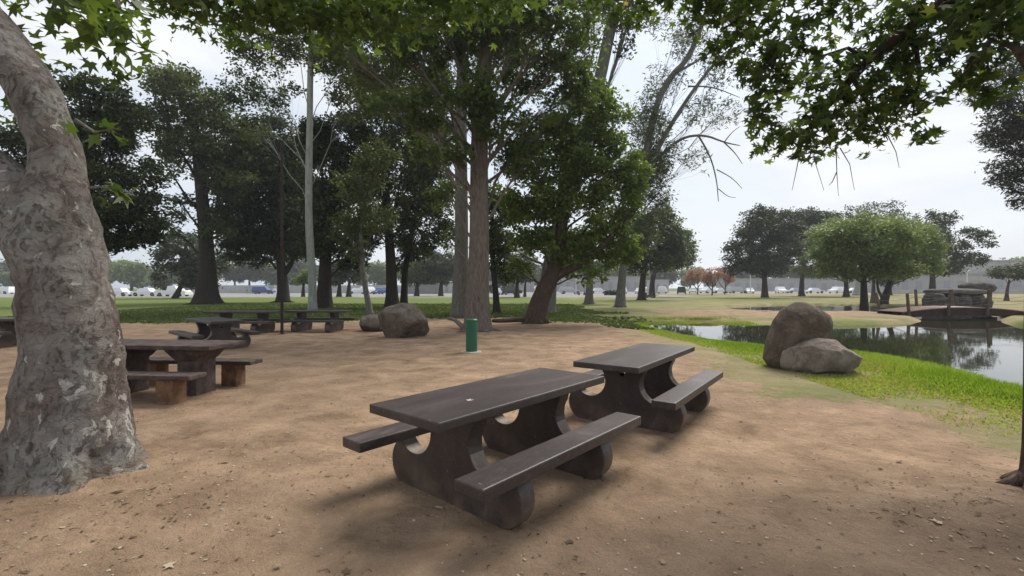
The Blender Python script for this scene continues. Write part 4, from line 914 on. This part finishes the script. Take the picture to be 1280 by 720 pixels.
hedge('dark clipped hedge right of the white lamp pole', 756, 772, 92, .9, 'dark', 6)

def car_proto(kind, paint):
    t = empty('parked_car', (0, 0, 0), 0, '', 'car', 'cars parked beyond the lawn')
    L, Wd, hh = {'sedan': (4.5, 1.75, 1.42), 'suv': (4.7, 1.9, 1.72), 'truck': (5.4, 1.95, 1.8)}[kind]; b = .30; bl = hh*.56
    if kind == 'sedan': body = [(-.5, b), (-.5, bl*.92), (-.46, bl), (-.30, bl*1.02), (-.19, hh), (.12, hh), (.25, bl*1.03), (.46, bl*.92), (.5, bl*.75), (.5, b)]
    elif kind == 'suv': body = [(-.5, b), (-.5, bl), (-.48, hh*.97), (-.42, hh), (.10, hh), (.24, bl*1.03), (.46, bl*.95), (.5, bl*.8), (.5, b)]
    else: body = [(-.5, b), (-.5, bl), (-.10, bl), (-.09, hh), (.14, hh), (.25, bl*1.04), (.47, bl), (.5, bl*.85), (.5, b)]
    mb = MB(); n = len(body); vs = []
    for s in (-1, 1):
        for x, z in body: vs.append((x*L, s*Wd/2*(1 if z < bl*1.06 else .80), z))
    mb.add(vs, [tuple(range(n))[::-1], tuple(range(n, 2*n))]+[(i, (i+1) % n, n+(i+1) % n, n+i) for i in range(n)])
    mb.build('body', M[paint], t)
    top = [p for p in body if p[1] > bl*1.06]; xa = top[0][0]; xb = top[-1][0]
    mb = MB(); g0 = bl*1.06; g1 = hh*.94
    a0 = (xa-.06 if kind == 'sedan' else xa+.02)*L; a1 = (xb+.07)*L; t0 = (xa+.025)*L; t1 = xb*L*.9
    for s in (-1, 1):
        y0 = s*(Wd/2*.985+.0); y1 = s*(Wd/2*.80+.02)
        q = [(a0, s*(Wd/2*.93), g0), (a1, s*(Wd/2*.93), g0), (t1, y1, g1), (t0, y1, g1)]
        q2 = [(x, y-s*.05, z) for x, y, z in q]
        mb.add(q+q2, [(0, 1, 2, 3), (4, 7, 6, 5), (0, 4, 5, 1), (1, 5, 6, 2), (2, 6, 7, 3), (3, 7, 4, 0)])
    mb.build('window', M['dark_glass'], t)
    for sx in (-.32, .31):
        for s in (-1, 1):
            mb = MB(); mb.tube([(sx*L, s*(Wd/2-.2), .33), (sx*L, s*(Wd/2+.01), .33)], [.33, .33], 16); w = mb.build('wheel', M['tyre'], t)
            mb = MB(); mb.tube([(sx*L, s*(Wd/2+.0), .33), (sx*L, s*(Wd/2+.03), .33)], [.19, .17], 10); mb.build('rim', M['steel'], w)
    for s in (-1, 1):
        mb = MB(); mb.box((.497*L, s*Wd*.36, bl*.78), (.06, .3, .13), 0, .01); mb.build('headlight', M['pole'], t)
    return t
for nm, c in (('paint_white', (.75, .75, .75)), ('paint_silver', (.45, .46, .48)), ('paint_black', (.02, .02, .022)), ('paint_blue', (.05, .09, .22)), ('paint_red', (.25, .03, .03))):
    M[nm] = make_simple(nm, c, .25, .03, 2, .6)
cars = [(2, 112, 'suv', 'white'), (148, 84, 'sedan', 'white'), (184, 84, 'sedan', 'white'), (217, 82, 'truck', 'white'), (330, 112, 'suv', 'blue'), (447, 112, 'sedan', 'white'), (462, 114, 'suv', 'white'), (476, 108, 'sedan', 'blue'), 
        (626, 100, 'sedan', 'white'), (638, 100, 'suv', 'black'), (712, 112, 'suv', 'silver'), (748, 120, 'sedan', 'white'), (778, 118, 'suv', 'white'), (800, 118, 'sedan', 'white'), (828, 120, 'suv', 'white'), (852, 112, 'suv', 'black'), (866, 124, 'sedan', 'silver'), (884, 126, 'suv', 'white'),
        (900, 126, 'sedan', 'white'), (922, 122, 'suv', 'silver'), (937, 122, 'sedan', 'white'), (976, 124, 'suv', 'white'), (994, 124, 'sedan', 'silver'), (1018, 122, 'sedan', 'white'), (1046, 124, 'suv', 'white'), (1068, 124, 'sedan', 'white')]
PR = {}
cc = {}
for px, Y, kd, pt in sorted(cars):
    key = (kd, pt)
    if key in PR: c = copy_tree(PR[key])
    else: c = car_proto(kd, 'paint_'+pt); PR[key] = c
    c.location = (wx(px, Y), Y, 0); c.rotation_euler = (0, 0, random.choice([0, math.pi])+random.uniform(-.08, .08)+(0 if px < 300 or px > 1050 else random.choice([0, .5, 1.2])))
    cc[key] = cc.get(key, 0)+1; c['label'] = '%s %s beyond the lawn, %s such from the left' % (pt, {'sedan': 'sedan', 'suv': 'tall family car', 'truck': 'pickup truck'}[kd], ordn[cc[key]-1])
    c['category'] = 'car'
def lamp(label, px, Y, h):
    t = empty('lamp_pole', (wx(px, Y), Y, 0), 0, label, 'lamp pole', 'lamp poles in the car park'); mb = MB(); mb.tube([(0, 0, -.1), (0, 0, h)], [.14, .09], 10); mb.build('pole', M['pole'], t)
    mb = MB(); mb.tube([(0, 0, h), (.5, 0, h+.15), (1.1, 0, h+.15)], [.06, .05, .05], 6); mb.build('arm', M['pole'], t)
    mb = MB(); mb.box((1.3, 0, h+.13), (.7, .28, .12), 0, .03); mb.build('lamp_head', M['roof'], t)
lamp('white lamp pole seen under the limb of the leaning tree', 720, 100, 5.5)
lamp('thin lamp pole in front of the pale hall, above the rock pile', 1209, 90, 4.6)
lamp('lamp pole among cars right of the orange trees', 938, 118, 5.0)

# ------------------------------------------------------------------ grass, litter
def grass_blades():
    r = np.random.default_rng(77); N = 700000
    x = r.uniform(5.0, 11.5, N); y = r.uniform(5.0, 25.5, N)
    s = sdf(pond, x, y); ds = sdf(dirt, x, y)
    w = 1.5*sm((2.1+s)/1.5)*(s < .12)+.42*(ds < .35)*(s < 0)
    w = w*(.35+.65*sm((18-y)/4))*(.55+.6*vnoise(np.stack([x, y, x*0], -1), 1.4, 3))
    dist = np.hypot(x, y); keep = (r.uniform(0, 1, N) < w*np.clip(11/dist, .3, 1)) & (s > -4.2) & (ds < .4)
    x, y, s = x[keep], y[keep], s[keep]; z = ground_z(x, y); n = len(x)
    lush = sm((1.7+s)/1.3)*(.35+.65*sm((17.5-y)/4))
    h = (.035+.21*lush*(1-.65*sm((y-11)/5)))*r.uniform(.4, 1.3, n); wd = .006+.006*r.uniform(0, 1, n)+dist[keep]*.0007
    a = r.uniform(0, 2*np.pi, n); ln = r.uniform(.1, .55, n)*h; b = r.uniform(0, 2*np.pi, n)
    cx, sx = np.cos(a)*wd, np.sin(a)*wd; lx, ly = np.cos(b)*ln, np.sin(b)*ln
    B = np.stack([x, y, z-.01], -1)
    V = np.stack([B+np.stack([cx, sx, 0*x], -1), B-np.stack([cx, sx, 0*x], -1), B+np.stack([lx*.3-cx*.8, ly*.3-sx*.8, h*.55], -1), B+np.stack([lx, ly, h], -1), B+np.stack([lx*.3+cx*.8, ly*.3+sx*.8, h*.55], -1)], 1)
    V = V[:, [0, 4, 3, 2, 1]].reshape(-1, 3)
    tint = np.clip(.25+.5*r.uniform(0, 1, n)+.25*vnoise(np.stack([x, y, x*0], -1), 1.0, 8)+.5*(1-lush)*r.uniform(0, 1.4, n), 0, 1)
    o = mesh_obj('bank_grass', fast_mesh('bank_grass', V, 5, attrs={'tint': np.repeat(tint, 5)}), M['grassblade'])
    tag(o, 'bright green grass growing along the near pond bank', 'grass', kind='stuff')
    # short lawn tufts on the far side of the dirt
    N = 90000; x = r.uniform(-26, 9, N); y = 19+r.uniform(0, 1, N)**1.5*24
    ds = sdf(dirt, x, y); sp = sdf(pond, x, y); keep = (sp < -.5) & (x < 6-(y-21)*.1+2*vnoise(np.stack([x, y, x*0], -1), .6, 2)) & (ds < .8) & (r.uniform(0, 1, N) < sm((1.0-ds)/2)); x, y = x[keep], y[keep]
    n = len(x); z = ground_z(x, y); P = np.stack([x, y, z+.02], -1)
    V, k, ta = leaves(P, .10+.003*y, np.clip(r.beta(2, 3, n), 0, 1), 'clump', -.3, 0)
    o = mesh_obj('lawn_tufts', fast_mesh('lawn_tufts', V, k, attrs={'tint': ta}), M['lawnblade']); tag(o, 'short uneven lawn along the far side of the dirt', 'grass', kind='stuff')
grass_blades()
def litter():
    r = np.random.default_rng(5)
    N = 30000; x = r.uniform(-9, 6.5, N); y = 1.6+r.uniform(0, 1, N)**1.7*16
    ds = sdf(dirt, x, y); cl_ = vnoise(np.stack([x, y, x*0], -1), 1.3, 44)
    near = np.exp(-((x-3.4)**2+(y-3.2)**2)/.9)+np.exp(-((x+3.0)**2+(y-3.4)**2)/1.2)*.7
    keep = (ds > -.5) & (r.uniform(0, 1, N) < .18+.35*(cl_ > .15)+near)
    x, y = x[keep], y[keep]; n = len(x); z = ground_z(x, y); P = np.stack([x, y, z+.006], -1)
    T = T_CLUMP*np.array([1, 1, .5]); a = r.uniform(0, 2*np.pi, n); sz = r.uniform(.006, .032, n)*(1+(r.uniform(0, 1, n) > .97)*1.6)
    ca, sa = np.cos(a), np.sin(a); asp = r.uniform(.25, 1, n)
    X = T[None, :, 0]*sz[:, None]; Yy = T[None, :, 1]*(sz*asp)[:, None]; Z = np.abs(T[None, :, 2])*sz[:, None]*1.5
    V = P[:, None, :]+np.stack([ca[:, None]*X-sa[:, None]*Yy, sa[:, None]*X+ca[:, None]*Yy, Z], -1)
    o = mesh_obj('leaf_litter', fast_mesh('leaf_litter', V.reshape(-1, 3), 8, attrs={'tint': np.repeat(r.beta(1.3, 1.6, n), 8)}), M['litter'])
    tag(o, 'scattered dry leaf bits and crumbs on the bare dirt', 'leaf litter', kind='stuff')
    N = 900; x = r.uniform(-7, 6.3, N); y = 1.9+r.uniform(0, 1, N)**1.4*11
    near = np.exp(-((x-3.4)**2+(y-3.3)**2)/.8)+np.exp(-((x+2.6)**2+(y-3.9)**2)/.9)
    keep = (sdf(dirt, x, y) > -.4) & (r.uniform(0, 1, N) < .25+near); x, y = x[keep], y[keep]; n = len(x)
    P = np.stack([x, y, ground_z(x, y)+.012], -1); a = r.uniform(0, 6.283, n); sz = r.uniform(.025, .065, n); ca, sa = np.cos(a)[:, None], np.sin(a)[:, None]
    X = T_STAR[None, :, 0]*sz[:, None]; Yy = T_STAR[None, :, 1]*(sz*r.uniform(.5, 1, n))[:, None]; Z = (T_STAR[None, :, 0]**2*.5+np.abs(T_STAR[None, :, 1])*.3)*(sz*r.uniform(.1, 1, n))[:, None]
    V = P[:, None, :]+np.stack([ca*X-sa*Yy, sa*X+ca*Yy, Z], -1)
    o = mesh_obj('fallen_leaves', fast_mesh('fallen_leaves', V.reshape(-1, 3), 12, attrs={'tint': np.repeat(r.beta(1.2, 2.2, n)*.85, 12)}), M['litter'])
    tag(o, 'curled dry brown sycamore leaves fallen on the dirt', 'fallen leaves', kind='stuff')
    # twigs and pebbles
    mb = MB()
    for i in range(300):
        x0 = r.uniform(-6, 6); y0 = 1.8+r.uniform()**1.6*9
        if i < 60: x0 = 3.4+r.normal()*.6; y0 = 3.15+r.normal()*.4
        a = r.uniform(0, 6.28); l = r.uniform(.03, .13); z0 = gz(x0, y0)+.003
        l *= .55
        mb.tube([(x0, y0, z0), (x0+l*.5*math.cos(a), y0+l*.5*math.sin(a), z0+.008), (x0+l*math.cos(a+.3), y0+l*math.sin(a+.3), z0)], [.0025, .0022, .001], 4)
    o = mb.build('twig_litter', M['bark_brown']); tag(o, 'small broken twigs strewn over the dirt and round the right trunk', 'twigs', kind='stuff')
    bm = bmesh.new()
    for i in range(1500):
        x0 = r.uniform(-7, 6); y0 = 1.7+r.uniform()**1.6*12
        if sdf(dirt, np.array([x0]), np.array([y0]))[0] < 0: continue
        s = r.uniform(.004, .014); m = Matrix.Translation((x0, y0, gz(x0, y0)+s*.2)) @ Matrix.Rotation(r.uniform(0, 6), 4, 'Z') @ Matrix.Diagonal((s, s*r.uniform(.6, 1), s*.6, 1))
        bmesh.ops.create_icosphere(bm, subdivisions=1, radius=1, matrix=m)
    me = bpy.data.meshes.new('pebbles'); bm.to_mesh(me); bm.free(); tag(mesh_obj('pebbles', me, M['collar']), 'tiny pale pebbles in the dirt', 'pebbles', kind='stuff')
litter()

# ------------------------------------------------------------------ haze
HAZE = True
if HAZE:
    mb = MB(); mb.box((0, 300, 60), (1600, 1400, 124.5), 0)
    mb.v = [(x, y, max(z, -2.2) if z < 0 else z) for x, y, z in mb.v]
    n = NT('haze'); pv = n.t.nodes.new('ShaderNodeVolumePrincipled'); pv.inputs['Color'].default_value = (.92, .95, 1, 1); pv.inputs['Density'].default_value = .00055; pv.inputs['Anisotropy'].default_value = .2
    n.l(pv.outputs[0], n.out.inputs['Volume']); o = mb.build('haze', n.m); tag(o, 'pale air haze over the park', 'haze', kind='stuff')

# ------------------------------------------------------------------ light, sky, camera
AZ, EL = math.radians(38), math.radians(52)      # from +Y towards +X
w = bpy.data.worlds.new('World'); SC.world = w; w.use_nodes = True; nt = w.node_tree; nt.nodes.clear()
out = nt.nodes.new('ShaderNodeOutputWorld'); bg = nt.nodes.new('ShaderNodeBackground'); sky = nt.nodes.new('ShaderNodeTexSky'); sky.sky_type = 'NISHITA'; sky.sun_disc = False
sky.sun_elevation = EL; sky.sun_rotation = AZ; sky.dust_density = 3; sky.air_density = 1.2
tc = nt.nodes.new('ShaderNodeTexCoord'); mp = nt.nodes.new('ShaderNodeMapping'); mp.inputs['Scale'].default_value = (1, 1, 3.2); mp.inputs['Location'].default_value = (.3, 1.1, .4); nt.links.new(tc.outputs['Generated'], mp.inputs[0])
ns = nt.nodes.new('ShaderNodeTexNoise'); ns.inputs['Scale'].default_value = 1.7; ns.inputs['Detail'].default_value = 6; ns.inputs['Roughness'].default_value = .52; ns.inputs['Distortion'].default_value = .5; nt.links.new(mp.outputs[0], ns.inputs['Vector'])
rp = nt.nodes.new('ShaderNodeValToRGB'); rp.color_ramp.elements[0].position = .34; rp.color_ramp.elements[0].color = (.66,)*3+(1,); rp.color_ramp.elements[1].position = .56; rp.color_ramp.elements[1].color = (1, 1, 1, 1); nt.links.new(ns.outputs['Fac'], rp.inputs[0])
cr = nt.nodes.new('ShaderNodeValToRGB'); cr.color_ramp.elements[0].position = .38; cr.color_ramp.elements[0].color = (.58, .67, .80, 1); cr.color_ramp.elements[1].position = .66; cr.color_ramp.elements[1].color = (.98, 1.0, 1.02, 1); nt.links.new(ns.outputs['Fac'], cr.inputs[0])
ml = nt.nodes.new('ShaderNodeVectorMath'); ml.operation = 'SCALE'; ml.inputs[3].default_value = 4.4; nt.links.new(cr.outputs[0], ml.inputs[0])
mx = nt.nodes.new('ShaderNodeMix'); mx.data_type = 'RGBA'; nt.links.new(rp.outputs[0], mx.inputs[0]); nt.links.new(sky.outputs[0], mx.inputs[6]); nt.links.new(ml.outputs[0], mx.inputs[7])
nt.links.new(mx.outputs[2], bg.inputs[0]); bg.inputs[1].default_value = .1; nt.links.new(bg.outputs[0], out.inputs[0])
sl = bpy.data.lights.new('sun', 'SUN'); sl.energy = 2.1; sl.angle = math.radians(30); sl.color = (1, .95, .88)
so = bpy.data.objects.new('sun', sl); COL.objects.link(so)
d = Vector((math.sin(AZ)*math.cos(EL), math.cos(AZ)*math.cos(EL), math.sin(EL))); so.rotation_euler = d.to_track_quat('Z', 'Y').to_euler(); so.location = d*50
cam = bpy.data.cameras.new('camera'); cam.sensor_width = 36; cam.lens = F/1280*36; cam.shift_y = (HY-360)/1280; cam.clip_end = 3000; cam.clip_start = .05
co = bpy.data.objects.new('camera', cam); COL.objects.link(co); co.location = (0, 0, H); co.rotation_euler = (math.pi/2, 0, 0); SC.camera = co
SC.view_settings.view_transform = 'Standard'; SC.view_settings.look = 'None'; SC.view_settings.exposure = 1.25; SC.view_settings.gamma = 1
